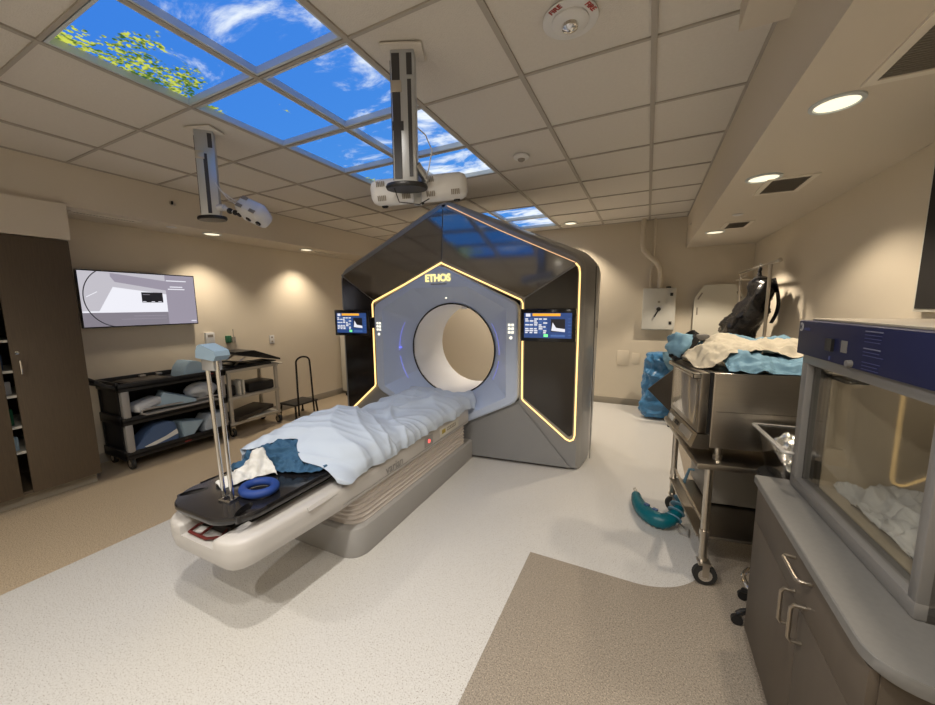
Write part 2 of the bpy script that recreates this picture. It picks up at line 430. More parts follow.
# ------------------------------------------------------------------ downlights
def spot(parent, power, size, blend=.6, r=.05, z=-.02, tilt=0, col=WARM):
    l = bpy.data.lights.new('lamp', 'SPOT'); l.energy = power; l.spot_size = R(size); l.spot_blend = blend
    l.color = col; l.shadow_soft_size = r
    o = bpy.data.objects.new('lamp', l); COL.objects.link(o); o.parent = parent; o.location = (0, 0, z); o.rotation_euler = (0, tilt, 0)
def downlight(x, y, z, lab, power, size=110, r=.075, bl=.5, col=WARM):
    t = thing('recessed_downlight', lab, 'ceiling light', (x, y, z), 0, 'recessed downlights')
    p = B(); p.lathe([(r*1.22, 0), (r*1.22, -.006), (r*1.02, -.009), (r*.98, -.002), (r*.98, 0)], n=32); obj('trim_ring', p, frame_m, t)
    p = B(); p.lathe([(r*.97, -.0005), (r*.97, -.004), (r*.5, -.0055), (0, -.006)], n=32); obj('lens', p, lamp_m, t)
    spot(t, power, size, bl, .04, col=col)
downlight(.615, 1.98, ZSR, 'large round lit downlight nearest the camera in the right soffit', P_SPOT*.5, 126, r=.067, bl=.5)
downlight(.60, 2.90, ZSR, 'round lit downlight in the right soffit beside the square vent', P_SPOT*.6, 126, bl=.45)
downlight(.61, 4.78, ZSR, 'round lit downlight at the far end of the right soffit', P_SPOT*1.3, 112, bl=.3)
downlight(-4.44, 2.52, ZSL, 'round lit downlight in the left soffit above the television end', P_SPOT*.85, 108, bl=.8)
downlight(-4.48, 3.82, ZSL, 'round lit downlight in the left soffit above the step stool', P_SPOT*.85, 108, bl=.8)
downlight(-1.06, 5.55, ZC, 'small round lit downlight in the tile ceiling near the back wall', P_SPOT*1.3, 105)
downlight(-2.30, 5.55, ZC, 'small round lit downlight near the back wall, hidden behind the scanner top', P_SPOT*2.2, 105)
for x, y in ((-.95, -.5), (-2.9, -.7), (.0, .0), (-.95, .45)):
    downlight(x, y, ZC-.002, 'unseen round lit downlight in the tile ceiling over the near half of the room', P_REAR, 150, bl=.8, col=(1, .93, .83))

# ------------------------------------------------------------------ ceiling fittings
def disc_fit(name, lab, cat, loc, r, h, m2=None, grp=None):
    t = thing(name, lab, cat, loc, 0, grp)
    p = B(); p.lathe([(r, 0), (r, -h*.4), (r*.85, -h*.6), (r*.5, -h*.7)], n=28); obj('base', p, white_pl, t)
    p = B(); p.lathe([(r*.48, -h*.6), (r*.42, -h), (r*.2, -h*1.25), (0, -h*1.3)], n=20); obj('sensor_head', p, m2 or grille_m, t)
    return t
disc_fit('smoke_detector', 'round white smoke detector on a ceiling tile right of the sky panels', 'smoke detector', (-.955, 2.93, ZC), .062, .035)
disc_fit('fire_detector', 'round white detector with clear bulb and red FIRE lettering at the top of the ceiling', 'fire alarm', (-.345, 1.69, ZC), .075, .035, chrome)
fa = bpy.data.objects['fire_detector']
p = B(); p.lathe([(.112, 0), (.112, -.005), (.108, -.007), (.086, -.007)], n=32); obj('mounting_plate', p, white_pl, fa)
for a_ in (38, -52):
    ex = Vector((math.cos(R(26+a_)), math.sin(R(26+a_)), 0)); ey = Vector((math.sin(R(26+a_)), -math.cos(R(26+a_)), 0))
    text_mesh('lettering', 'FIRE', .030, red_ink, fa, frame(ex, ey, Vector((0, 0, -.0085))+ey*.096), .0006, .0008)
t = thing('sprinkler_head', 'small pendant sprinkler on the left soffit face above the television', 'sprinkler', (FXL, 2.08, 2.55))
p = B(); p.lathe([(.03, 0), (.03, .004), (.012, .008), (.01, .03), (.018, .032), (0, .034)], n=16, axis='X'); obj('sprinkler_body', p, chrome_w, t)
p = B(); p.box((.03, -.018, 0), (.016, .014, .03), 0, .002); obj('deflector', p, black_pl, t)
p = B(); p.lathe([(.02, 0), (.02, .004), (.008, .008), (.007, .02), (.013, .021), (0, .023)], n=14, axis='X')
o = obj('sprinkler_head', p, chrome_w); o.location = (FXR, 5.35, 2.49); o.rotation_euler = (0, 0, PI); tag(o, 'small sprinkler on the right soffit face near the back wall', 'sprinkler')
p = B(); p.lathe([(.045, 0), (.045, -.006), (.02, -.012), (0, -.013)], n=20)
o = obj('soffit_cover_disc', p, white_pl); o.location = (-4.42, 2.12, ZSL); tag(o, 'flat white cover disc under the left soffit beside the slot vent', 'ceiling fitting')
p = B(); p.lathe([(.04, 0), (.04, -.006), (.02, -.012), (0, -.013)], n=20)
o = obj('soffit_cover_disc', p, white_pl); o.location = (.66, 3.95, ZSR); tag(o, 'flat white cover disc under the right soffit between two vents', 'ceiling fitting')
vfr = mat('vent_frame', (.72, .67, .58), .6)
def vent(lab, x0, x1, y0, y1, z, n):
    t = thing('ceiling_vent', lab, 'air vent', ((x0+x1)/2, (y0+y1)/2, z), 0, 'soffit air vents')
    a, c = (x1-x0)/2, (y1-y0)/2; fw = .03
    p = B(); p.bx(-a, a, -c, -c+fw, -.008, 0); p.bx(-a, a, c-fw, c, -.008, 0); p.bx(-a, -a+fw, -c+fw, c-fw, -.008, 0); p.bx(a-fw, a, -c+fw, c-fw, -.008, 0); obj('frame', p, vfr, t)
    p = B(); p.bx(-a+fw, a-fw, -c+fw, c-fw, -.002, 0, m=grille_m)
    for k in range(n):
        y = -c+fw+(k+.5)*(2*c-2*fw)/n
        p.box((0, y, -.005), (2*a-2*fw, (2*c-2*fw)/n*.62, .002), m=grille_m, rot=Matrix.Rotation(R(18), 3, 'X'))
    obj('grille', p, None, t)
vent('large grey return air vent in the right soffit above the nearest downlight', .64, 1.16, 1.42, 1.87, ZSR, 26)
vent('square louvred vent in the right soffit beside the middle downlight', .63, .88, 2.94, 3.32, ZSR, 12)
vent('small far vent in the right soffit near the back wall', .63, .85, 4.27, 4.62, ZSR, 8)
vent('long slot vent in the left soffit above the tall cabinet', -4.49, -4.39, 1.38, 1.86, ZSL, 20)
vent('second slot vent in the left soffit towards the back wall', -4.56, -4.46, 3.95, 4.45, ZSL, 16)

# ------------------------------------------------------------------ gantry (scanner)
GA = R(2.5)
gan = thing('radiotherapy_scanner', 'large hexagonal dark bronze and grey radiotherapy scanner gantry with gold light lines', 'medical scanner', (-1.845, 3.125, 0), GA)
WS = .075
SEAM = lambda u, z: (z-1.58)-.617*(abs(u)-.83)
def W(u, z=None): return WS*abs(u)+(0.080*max(0, SEAM(u, z)) if z is not None else 0)
def rounded(pts, rads, seg=6):
    out = []; n = len(pts)
    for i in range(n):
        p = Vector((*pts[i], 0)); a = Vector((*pts[i-1], 0))-p; c = Vector((*pts[(i+1) % n], 0))-p
        r = rads[i]
        if r <= 0: out.append((p.x, p.y)); continue
        r = min(r, a.length*.45, c.length*.45); p0 = p+a.normalized()*r; p1 = p+c.normalized()*r
        for k in range(seg+1):
            t = k/seg; q = p0*(1-t)**2+p*2*t*(1-t)+p1*t*t; out.append((q.x, q.y))
    return out
def outl(hw, ap, sh, zb, r1=.07, rb=.06, hb=None):
    hb = hb or hw
    return rounded([(0, ap), (hw, sh), (hb, zb), (-hb, zb), (-hw, sh)], [.10, r1, rb, rb, r1])
def loop(o2, w): return [(u, (w if not callable(w) else w(u, z)), z) for u, z in o2]
b = B()
o0 = outl(1.325, 2.53, 1.905, .03, .10, .02, 1.325)
o1 = outl(1.345, 2.56, 1.925, .008, .11, .02, 1.345)
o2 = outl(1.36, 2.57, 1.93, .008, .12, .02, 1.36)
o3 = outl(1.435, 2.57, 1.95, .012, .16, .03, 1.40)
o4 = outl(1.445, 2.56, 1.95, .012, .16, .03, 1.405)
o5 = outl(1.38, 2.48, 1.90, .06, .16, .06, 1.35)
hexo = [(0, 1.905), (.80, 1.535), (.80, .625), (0, .235), (-.80, .625), (-.80, 1.535)]
# front skin: two half faces round the hexagonal opening
bm = b.bm
def half(sgn):
    n = len(o0); k = 7
    ring = [p for p in o0 if p[0]*sgn >= -1e-6]
    ring.sort(key=lambda p: math.atan2(p[0]*sgn, p[1]-1.0))
    pts = [(0, 2.53-.05)]+[p for p in ring if abs(p[0]) > 1e-3]+[(0, .035)]+[(0, .235), (.80*sgn, .625), (.80*sgn, 1.535), (0, 1.905)]
    sh_ = (1.325*sgn, 1.58+.617*(1.325-.83))
    up = [p for p in pts if SEAM(*p) > 1e-4 and p[1] > 1.5]; lo = [p for p in pts if not (SEAM(*p) > 1e-4 and p[1] > 1.5)]
    ui = [i for i, p in enumerate(pts) if p in up]
    # pts order: apex, down the outer edge, across the foot, hexagon from the bottom up
    k1 = next(i for i, p in enumerate(pts) if p in lo); k2 = max(i for i, p in enumerate(pts) if p in lo)
    cross = (.80*sgn, 1.58-.617*.03)
    A = pts[:k1]+[sh_]+[cross]+pts[k2+1:]; Bp = [sh_]+pts[k1:k2+1]+[cross]
    cache = {}
    def V(p):
        if p not in cache: cache[p] = bm.verts.new((p[0], W(*p), p[1]))
        return cache[p]
    bm.faces.new([V(p) for p in A]); bm.faces.new([V(p) for p in Bp])
half(1); half(-1)
rim_ = [loop(o0, W), loop(o1, lambda u, z: W(u, z)+.03), loop(o2, lambda u, z: W(u, z)+.07)]
b.loft([rim_[2], loop(o3, .36), loop(o4, .75), loop(o5, 1.0)], False, False)
# rear face with bore hole
def circ(r, w, n=64, cz=1.06): return [(r*math.sin(2*PI*i/n), w, cz+r*math.cos(2*PI*i/n)) for i in range(n)]
def ray_poly(poly, cz, n=64):                  # radial resample of a polygon
    res = []
    for i in range(n):
        a = 2*PI*i/n; d = Vector((math.sin(a), math.cos(a))); best = None
        for k in range(len(poly)):
            p = Vector(poly[k])-Vector((0, cz)); q = Vector(poly[(k+1) % len(poly)])-Vector((0, cz)); e = q-p
            den = d.x*e.y-d.y*e.x
            if abs(den) < 1e-9: continue
            t = (p.x*e.y-p.y*e.x)/den; s_ = (p.x*d.y-p.y*d.x)/den
            if t > 0 and -1e-6 <= s_ <= 1+1e-6: best = t if best is None else max(best, t)
        res.append((d.x*best, cz+d.y*best))
    return res
o5r = ray_poly(o5, 1.06)
b.loft([loop(o5r, 1.0), circ(.60, 1.0)], False, False)
obj('shell', b, gan_grey, gan, smooth=28)
b = B(); b.loft(rim_, False, False); obj('rim', b, gan_light, gan, smooth=50)
b = B(); b.bx(-1.30, 1.30, .16, .93, 0, .06); obj('plinth', b, black_pl, gan)
b = B(); b.loft([circ(.478, .262), circ(.478, .95), circ(.52, 1.0), circ(.60, 1.004)], False, False); obj('bore_liner', b, bore_m, gan, smooth=60)
b = B(); b.loft([circ(.488, .262), circ(.488, .255), circ(.478, .255), circ(.478, .275)], False, False); obj('bore_seam_ring', b, black_pl, gan)
# hexagonal bezel with funnel
hexf = rounded([(0, 1.90), (.785, 1.525), (.785, .635), (0, .245), (-.785, .635), (-.785, 1.525)], [.05, .07, .07, .05, .07, .07], 5)
hexb = rounded([(0, 1.915), (.80, 1.535), (.80, .625), (0, .23), (-.80, .625), (-.80, 1.535)], [.05, .07, .07, .05, .07, .07], 5)
octo = [(.30, 1.70), (.69, 1.49), (.69, .66), (.30, .45), (-.30, .45), (-.69, .66), (-.69, 1.49), (-.30, 1.70)]
N = 144
def rs(poly): return ray_poly(poly, 1.06, N)
b = B()
oc = rs(octo); ocs = [(u*.975, 1.06+(z-1.06)*.975) for u, z in oc]
cN = circ(.492, .262, N); mid = [(u*.55+c[0]*.45, .135, z*.55+c[2]*.45) for (u, z), c in zip(ocs, cN)]
b.loft([loop(rs(hexb), .09), loop(rs(hexb), .0), loop(rs(hexf), -.014), loop(oc, -.014), loop(ocs, .012), mid, cN], False, False)
obj('hexagonal_bezel', b, gan_bezel, gan, smooth=14)
# panels on the tilted half faces
def pan(name, pts, m, th=.010, lift=.002):
    for s in (1, -1):
        pp = [(u*s, W(u, z)-lift, z) for u, z in rounded(pts, [.012]*len(pts), 3)]
        b = B(); b.prism(pp, (0, -th, 0)); o = obj(name, b, m, gan, smooth=30)
pan('upper_panel', [(.006, 2.478), (1.285, 1.872), (.842, 1.592), (.006, 1.975)], gan_panel)
pan('side_panel', [(.845, 1.578), (1.29, 1.855), (1.302, 1.80), (1.292, .345), (1.262, .325), (.845, .655)], gan_side)
for s in (1, -1):
    b = B(); f = lambda u, z, l=.012: (u*s, W(u, z)-l, z)
    b.prism([f(.05, .03), f(1.28, .03), f(.80, .600), f(.05, .225)], (0, -.004, 0)); obj('lower_panel', b, gan_grey, gan)
    b = B(); pathi = [(.0, 1.94), (.45, 1.735), (.81, 1.57), (.828, 1.54), (.828, .65), (.84, .63), (1.235, .30)]; patho = [(1.27, .285), (1.30, .30), (1.312, .34), (1.318, 1.79), (1.31, 1.84), (1.28, 1.875)]
    
    b.tube([f(u, z, .012) for u, z in pathi+patho], .0068, 8) if s > 0 else b.tube([f(u+(.032 if u > .5 else 0), z+(.006 if u < .83 else 0), .016) for u, z in pathi], .0085, 8); obj('light_line', b, led_gold, gan)
    if s > 0: b = B(); b.tube([f(1.275, 1.882), f(.6, 2.205), f(.05, 2.49)], .004, 6); s > 0 and obj('light_line', b, mat('dim_gold_led', (.6, .5, .35), .4, emit=(1, .55, .28), es=.45), gan)
    # monitor
    b = B(); b.box((s*1.075, -.035, 1.345), (.475, .035, .285), 0, .008); mo = obj('monitor', b, black_gl, gan)
    b = B(); y = -.0535
    x0 = s*1.075
    b.bx(x0-.205, x0+.205, y, y+.004, 1.235, 1.452, m=scr_navy)
    b.bx(x0-.13, x0+.11, y-.001, y, 1.425, 1.448, m=scr_orng)
    b.bx(x0-.19, x0-.15, y-.001, y, 1.42, 1.447, m=scr_wht)
    rnd = random.Random(3)
    for r_ in range(8):
        for c_ in range(5):
            b.bx(x0-.195+c_*.04, x0-.195+c_*.04+.018+rnd.random()*.018, y-.001, y, 1.275+r_*.017, 1.286+r_*.017, m=scr_wht if rnd.random() < .75 else scr_blue)
    b.bx(x0+.03, x0+.15, y-.001, y, 1.29, 1.40, m=scr_dark)
    b.prism([(x0+.035, y-.001, 1.30), (x0+.15, y-.001, 1.29), (x0+.15, y-.001, 1.315), (x0+.075, y-.001, 1.325), (x0+.045, y-.001, 1.37)], (0, -.0005, 0), m=scr_wht)
    b.bx(x0-.03, x0+.005, y-.001, y, 1.245, 1.268, m=led_green)
    for k in range(6): b.bx(x0+.175, x0+.198, y-.001, y, 1.26+k*.028, 1.265+k*.028, m=scr_blue)
    b.bx(x0+.03, x0+.15, y-.001, y, 1.248, 1.265, m=scr_blue)
    obj('screen', b, None, mo)
    b = B(); b.box((s*.87, .02, 1.345), (.05, .09, .12), 0, .008); obj('monitor_bracket', b, black_pl, gan)
    # touch keys
    for r_ in range(3):
        for c_ in range(2):
            b = B(); b.box((s*.737+(c_-.5)*.032, -.016, 1.275+r_*.034), (.024, .006, .022), 0, .003); obj('touch_key', b, led_white, gan)
    b = B(); b.lathe([(.014, 0), (.014, -.005), (0, -.006)], (s*.737, -.0145, 1.225), 16, axis='Y'); obj('touch_key', b, led_white, gan)
text_mesh('logo', 'ETHOS', .095, led_text, gan, frame((1, 0, 0), (0, 0, 1), (-.01, -.018, 1.79)), .003, .003, .95)
b = B()
for k in range(14): b.bx(-.085+k*.0125, -.085+k*.0125+.009, -.0175, -.014, 1.728, 1.738)
obj('small_lettering', b, ink_grey, gan)
# laser ring
def arc(r, w, a0, a1, n=24): return [(r*math.sin(R(a0+(a1-a0)*i/n)), w, 1.06+r*math.cos(R(a0+(a1-a0)*i/n))) for i in range(n+1)]
for a0, a1 in ((236, 262), (268, 300), (60, 92), (98, 118)):
    b = B(); b.tube(arc(.575, .130, a0, a1), .0022, 6); obj('laser_line', b, led_blue, gan)
b = B(); b.ell((-.565, .13, 1.075), (.02, .012, .012)); obj('laser_port', b, led_blue, gan)
b = B(); b.ell((0.02, .10, 1.60), (.012, .01, .008)); obj('indicator', b, led_white, gan)
b = B(); b.box((1.4425, .50, 1.33), (.004, .05, .06), 0, .001); obj('side_badge', b, black_pl, gan)
b = B()
for w_ in (.30,): b.tube([(1.432, w_, .06), (1.432, w_, 1.86)], .003, 6)
obj('side_seam', b, black_pl, gan)
b = B(); b.box((.0, .60, 1.50), (.05, .06, .03), 0, .004); obj('bore_camera', b, white_pl, gan)

# ------------------------------------------------------------------ treatment couch
CA = R(1.0)
cou = thing('treatment_couch', 'lowered white and grey treatment couch with black carbon fibre top in front of the scanner', 'treatment couch', (-1.84, 3.12, 0), CA)
def rrect(x0, x1, y0, y1, r, z, seg=8, far=False):
    pts = rounded([(x0, y0), (x1, y0), (x1, y1), (x0, y1)], [r, r, 0 if not far else r, 0 if not far else r], seg)
    return [(x, y, z) for x, y in pts]
b = B()
prof = [(-.004, .0), (0, .012), (0, .17), (-.004, .20), (-.02, .215)]
b.loft([rrect(-.33-d, .33+d, -1.64-d, .02, .13, z*.9) for d, z in prof], True, True); obj('base', b, couch_g, cou)
b = B(); loops = []
z = .194; k = 0
while z < .40:
    d = 0 if k % 2 == 0 else -.010
    loops.append(rrect(-.30-d, .30+d, -1.60-d, -.10, .12, z)); loops.append(rrect(-.30-d, .30+d, -1.60-d, -.10, .12, z+.006)); z += .0155; k += 1
b.loft(loops, True, True); obj('bellows', b, bellow_m, cou)
# long moving carriage
b = B()
def plan(hw, y0, y1, r, z): return [(x, y, z) for x, y in rounded([(-hw, y0), (hw, y0), (hw, y1), (-hw, y1)], [r, r, 0, 0], 10)]
def hwid(hw, near): return [(-near+.02, None), (near+.02, None)]
def carr(near, hw, y0, r, z, notch=False, ins=0):
    p = rounded([(-near+.02, y0), (near+.02, y0), (hw, -1.75), (hw, -.06), (-hw, -.06), (-hw, -1.75)], [r, r, 0, 0, 0, 0], 10)
    if notch:
        k = next(i for i in range(len(p)) if p[i][0] > 0)       # first point right of the middle on the near edge
        p = p[:k]+[(-.10-ins, y0), (-.10-ins, -2.04-ins), (.15+ins, -2.04-ins), (.15+ins, y0)]+p[k:]
    return [(x, y, z) for x, y in p]
b.loft([carr(.13, .145, -2.235, .03, .362), carr(.145, .16, -2.25, .04, .366), carr(.25, .31, -2.29, .09, .380), carr(.27, .326, -2.30, .115, .396), carr(.28, .3285, -2.308, .12, .44), carr(.28, .3285, -2.308, .12, .472)], True, True)
b.loft([carr(.28, .3285, -2.308, .12, .471, True), carr(.28, .3285, -2.308, .12, .505, True), carr(.272, .320, -2.300, .115, .518, True, .006), carr(.25, .30, -2.28, .10, .525, True, .02)], True, True)
obj('carriage', b, couch_w, cou, smooth=50)
for s in (1, -1):
    b = B(); b.loft([[(s*x, y, z) for x, z in ((.24, .50), (.3284, .50), (.3284, zt-.02), (.318, zt), (.24, zt+.004))] for y, zt in ((-1.95, .515), (-1.6, .522), (-.06, .532))], True, True)
    obj('side_rail', b, couch_w, cou, smooth=50)
b = B(); b.bx(-.09, .14, -2.22, -2.045, .473, .52, .002); obj('slot_recess', b, dark_in, cou)
b = B()
b.tube([(-.07, -2.285, .485), (.06, -2.285, .485), (.11, -2.25, .485), (.11, -2.21, .51), (-.05, -2.21, .51), (-.08, -2.24, .49)], .007, 8, closed=True)
b.tube([(.01, -2.285, .485), (.01, -2.20, .51)], .006, 8); obj('release_handle', b, red_pl, cou)
b = B(); b.box((-.03, -2.25, .485), (.04, .04, .012), .4, .003); obj('latch', b, white_pl, cou)
b = B(); b.bx(.31, .3297, -1.72, -.10, .412, .4145); obj('shadow_gap', b, ink_grey, cou)
# carbon top with hand holes, near end
b = B()
out = rounded([(-.265, -1.2), (-.265, -2.20), (-.17, -2.30), (.17, -2.30), (.265, -2.20), (.265, -1.2)], [0, .09, .07, .07, .09, 0], 6)
def boardloop(d, z): return [((x*(1-d*3)), (y+d*(1 if y < -2 else 0)), z) for x, y in out]
holes = []
for s in (1, -1):
    hp = []
    for a in [2*PI*i/20 for i in range(20)]:
        x = .026*math.cos(a); y = .064*math.sin(a); th = R(30)*s
        hp.append((s*.198+x*math.cos(th)-y*math.sin(th)*1, -2.19+x*math.sin(th)+y*math.cos(th)))
    holes.append(hp)
def plate(bm, z, outp):
    edges = []
    for lp in [outp]+holes:
        vs = [bm.verts.new((x, y, z)) for x, y in lp]
        for i in range(len(vs)): edges.append(bm.edges.new((vs[i], vs[(i+1) % len(vs)])))
    bmesh.ops.triangle_fill(bm, use_beauty=True, use_dissolve=False, edges=edges)
o_in = [(x*.985, y+.004 if y < -2 else y) for x, y in out]
plate(b.bm, .607, o_in); plate(b.bm, .575, o_in)
b.loft([[(x, y, .575) for x, y in o_in], [(x, y, .583) for x, y in out], [(x, y, .600) for x, y in out], [(x, y, .607) for x, y in o_in]], False, False)
for hp in holes: b.loft([[(x, y, .575) for x, y in hp], [(x, y, .607) for x, y in hp]], False, False)
bmesh.ops.remove_doubles(b.bm, verts=b.bm.verts, dist=.0005)
b.bx(-.262, .262, -1.2, -.02, .575, .607)
obj('table_top', b, board_m, cou, smooth=40)
for s in (1, -1):
    b = B(); b.tube([(s*.262, -2.12, .606), (s*.262, -1.2, .606), (s*.262, -.1, .606)], .006, 6); obj('index_rail', b, black_gl, cou)
b = B(); b.bx(-.2, .2, -2.16, -.05, .53, .575); obj('top_support', b, dark_in, cou)
text_mesh('logo', 'varian', .080, ink_grey, cou, frame((0, 1, 0), (0, 0, 1), (.3292, -1.24, .447)), .0008, .0012)
b = B(); b.bx(.325, .332, -.86, -.74, .425, .505); obj('button_plate', b, couch_g, cou)
b = B(); b.lathe([(.016, 0), (.014, .006), (0, .007)], (.332, -.80, .465), 18, axis='X'); obj('stop_button', b, led_red, cou)
b = B(); b.bx(.325, .331, -.62, -.28, .428, .502, .001); dp = obj('display_plate', b, cream_pl, cou)
b = B(); b.bx(.331, .3325, -.59, -.53, .45, .485, m=mat('olive_label', (.45, .36, .08), .5)); b.bx(.331, .3322, -.50, -.34, .452, .482, m=grille_m)
for k in range(5): b.bx(.3322, .3328, -.49+k*.03, -.475+k*.03, .46, .475, m=cream_pl)
obj('display_keys', b, None, dp)

# draped sheet over the shape on the couch: rows along the couch, columns across
def dr(y, xl, xr, top, lh=.56, rh=.50, ridge=-.02):
    return [(xl, y, lh), (xl+.01, y, .635), (xl+.08, y, .64+(top-.64)*.62), (ridge-.08, y, top-.008), (ridge+.02, y, top), (ridge+.12, y, top-.03), (xr-.06, y, .64+(top-.64)*.30), (xr-.004, y, .62), (xr+.010, y, (rh+.62)/2), (xr+.006, y, rh)]
ctrl = [
    [(-.27, -1.90, .66), (-.24, -1.91, .70), (-.18, -1.88, .715), (-.10, -1.78, .745), (-.03, -1.70, .735), (.03, -1.75, .70), (.12, -1.80, .665), (.20, -1.76, .63), (.27, -1.76, .60), (.315, -1.76, .55)],
    [(-.285, -1.82, .61), (-.26, -1.83, .69), (-.19, -1.80, .745), (-.09, -1.70, .785), (0, -1.64, .775), (.06, -1.69, .74), (.14, -1.72, .69), (.23, -1.70, .645), (.305, -1.70, .60), (.335, -1.70, .525)],
    dr(-1.58, -.29, .33, .795, .56, .54), dr(-1.42, -.29, .335, .805, .55, .538), dr(-1.27, -.29, .335, .80, .55, .535),
    dr(-1.15, -.29, .335, .745, .55, .535), dr(-1.02, -.29, .335, .70, .55, .54), dr(-.86, -.29, .335, .70, .55, .545),
    dr(-.66, -.29, .335, .725, .55, .545), dr(-.42, -.29, .335, .76, .55, .55), dr(-.22, -.29, .33, .745, .55, .545),
    dr(-.04, -.29, .33, .68, .57, .53), dr(.05, -.28, .32, .64, .60, .50), dr(.09, -.28, .30, .61, .59, .49)]
_base = cloth(ctrl, 0.0, 1, 0)
def ridge(x): return (1-min(1, abs(x)*2.2))**2
def sheet_fn(u, v):
    p = _base(u, v); e = 2e-3
    a = _base(min(1, u+e), v)-_base(max(0, u-e), v); c_ = _base(u, min(1, v+e))-_base(u, max(0, v-e))
    n = a.cross(c_); n = n.normalized() if n.length > 1e-12 else Vector((0, 0, 1))
    if n.z < 0 and n.x < .5: n = -n
    if n.x < -.2 and p.x > .2: n = -n
    w1 = noise.noise(Vector((p.x*2.2, p.y*1.6, 3.1)))
    q1 = Vector((p.x*1.5+p.z*3.0+w1*.5, (p.y+.75*p.x)*4.2+w1, 0.3))
    q2 = Vector((p.x*3.5-p.y*2.4+w1*.8, p.y*2.0+p.z*2+w1, 7.7))
    q3 = Vector((p.x*2.0+w1, p.y*9.0-p.x*5+p.z*2, 2.2))
    h = .020*ridge(noise.noise(q1))+.026*ridge(noise.noise(q2))+.011*ridge(noise.noise(q3))+.010*noise.noise(q2*1.7)-.008
    edge = max(0, (.64-p.z)/.14)
    h += edge*.012*math.sin(p.y*34+5*noise.noise(Vector((p.y*5, 0, 0))))
    return p+n*h
b = B(); b.surf(sheet_fn, 260, 150)
sh = solid(obj('bed_sheet', b, sheet_m, None, smooth=60), .003); sh.location = (-1.84, 3.12, 0); sh.rotation_euler = (0, 0, CA)
tag(sh, 'rumpled pale blue bed sheet draped over the far length of the couch', 'sheet')
def on_couch(name, b, m, lab, cat, sol=0):
    o = obj(name, b, m, None, smooth=60)
    o.location = (-1.84, 3.12, 0); o.rotation_euler = (0, 0, CA); tag(o, lab, cat)
    if sol: solid(o, sol)
    return o
ctrl = [[(-.28, -1.96, .60), (-.20, -1.96, .63), (-.08, -1.92, .635), (.04, -1.88, .625), (.13, -1.84, .613), (.215, -1.80, .612)],
        [(-.285, -1.90, .62), (-.21, -1.91, .685), (-.10, -1.86, .71), (.03, -1.81, .675), (.14, -1.78, .65), (.235, -1.74, .615)],
        [(-.26, -1.83, .63), (-.20, -1.84, .695), (-.10, -1.76, .735), (.03, -1.72, .71), (.14, -1.72, .655), (.22, -1.68, .613)],
        [(-.24, -1.74, .63), (-.18, -1.72, .70), (-.08, -1.66, .755), (.02, -1.60, .72), (.14, -1.64, .65), (.21, -1.62, .612)]]
b = B(); b.surf(cloth(ctrl, .030, 10, 2.2, (1, 1, 1), .3, .611), 100, 100); on_couch('folded_gown', b, gown_m, 'dark blue crumpled gown poking out from under the sheet on the couch', 'gown', .003)
ctrl = [[(-.165, -2.10, .611), (-.13, -2.11, .622), (-.085, -2.12, .611)],
        [(-.185, -2.03, .612), (-.125, -2.04, .645), (-.06, -2.05, .612)],
        [(-.20, -1.96, .612), (-.13, -1.97, .66), (-.05, -1.985, .612)],
        [(-.19, -1.92, .62), (-.12, -1.925, .715), (-.02, -1.94, .615)],
        [(-.16, -1.885, .66), (-.09, -1.885, .735), (.02, -1.91, .625)],
        [(-.10, -1.865, .64), (-.03, -1.88, .68), (.04, -1.90, .614)]]
b = B(); b.surf(cloth(ctrl, .014, 12, 6.2, (1, 1, 1), .4, .611), 60, 40); on_couch('white_towel', b, towel_m, 'crumpled white towel lying behind the blue ring on the black couch top', 'towel', .004)
b = B(); ringp = []
for k in range(48):
    a = 2*PI*k/48; ringp.append((.115+.078*math.cos(a), -2.055+.066*math.sin(a), .632))
b.tube(ringp, .021, 12, closed=True); rg = on_couch('head_ring', b, foam_b, 'blue foam head ring lying on the black couch top', 'cushion ring')
# tall chrome stand on the couch top
st = thing('chrome_head_stand', 'tall twin-rod chrome stand with pale blue pad at the near end of the couch', 'stand', (-1.75, .955, .607), R(8))
for s in (-1, 1):
    b = B(); b.cyl((s*.026-.004, .0, .008), (s*.032-.024, .0, .69), .0095, 14); obj('rod', b, chrome, st)
b = B(); b.tube([(-.036, -.02, .005), (.03, -.02, .005), (.03, .026, .005), (-.036, .026, .005)], .006, 8, closed=True); obj('foot', b, chrome, st)
b = B(); b.box((-.024, 0, .66), (.075, .045, .06), 0, .006); obj('clamp', b, alum, st)
b = B(); b.prism([(-.075, -.035, .69), (.035, -.035, .678), (.050, -.035, .70), (.044, -.035, .722), (-.040, -.035, .752), (-.060, -.035, .745), (-.072, -.035, .720)], (0, .07, 0)); obj('pad', b, mat('grey_blue_pad', (.20, .28, .36), .45), st)
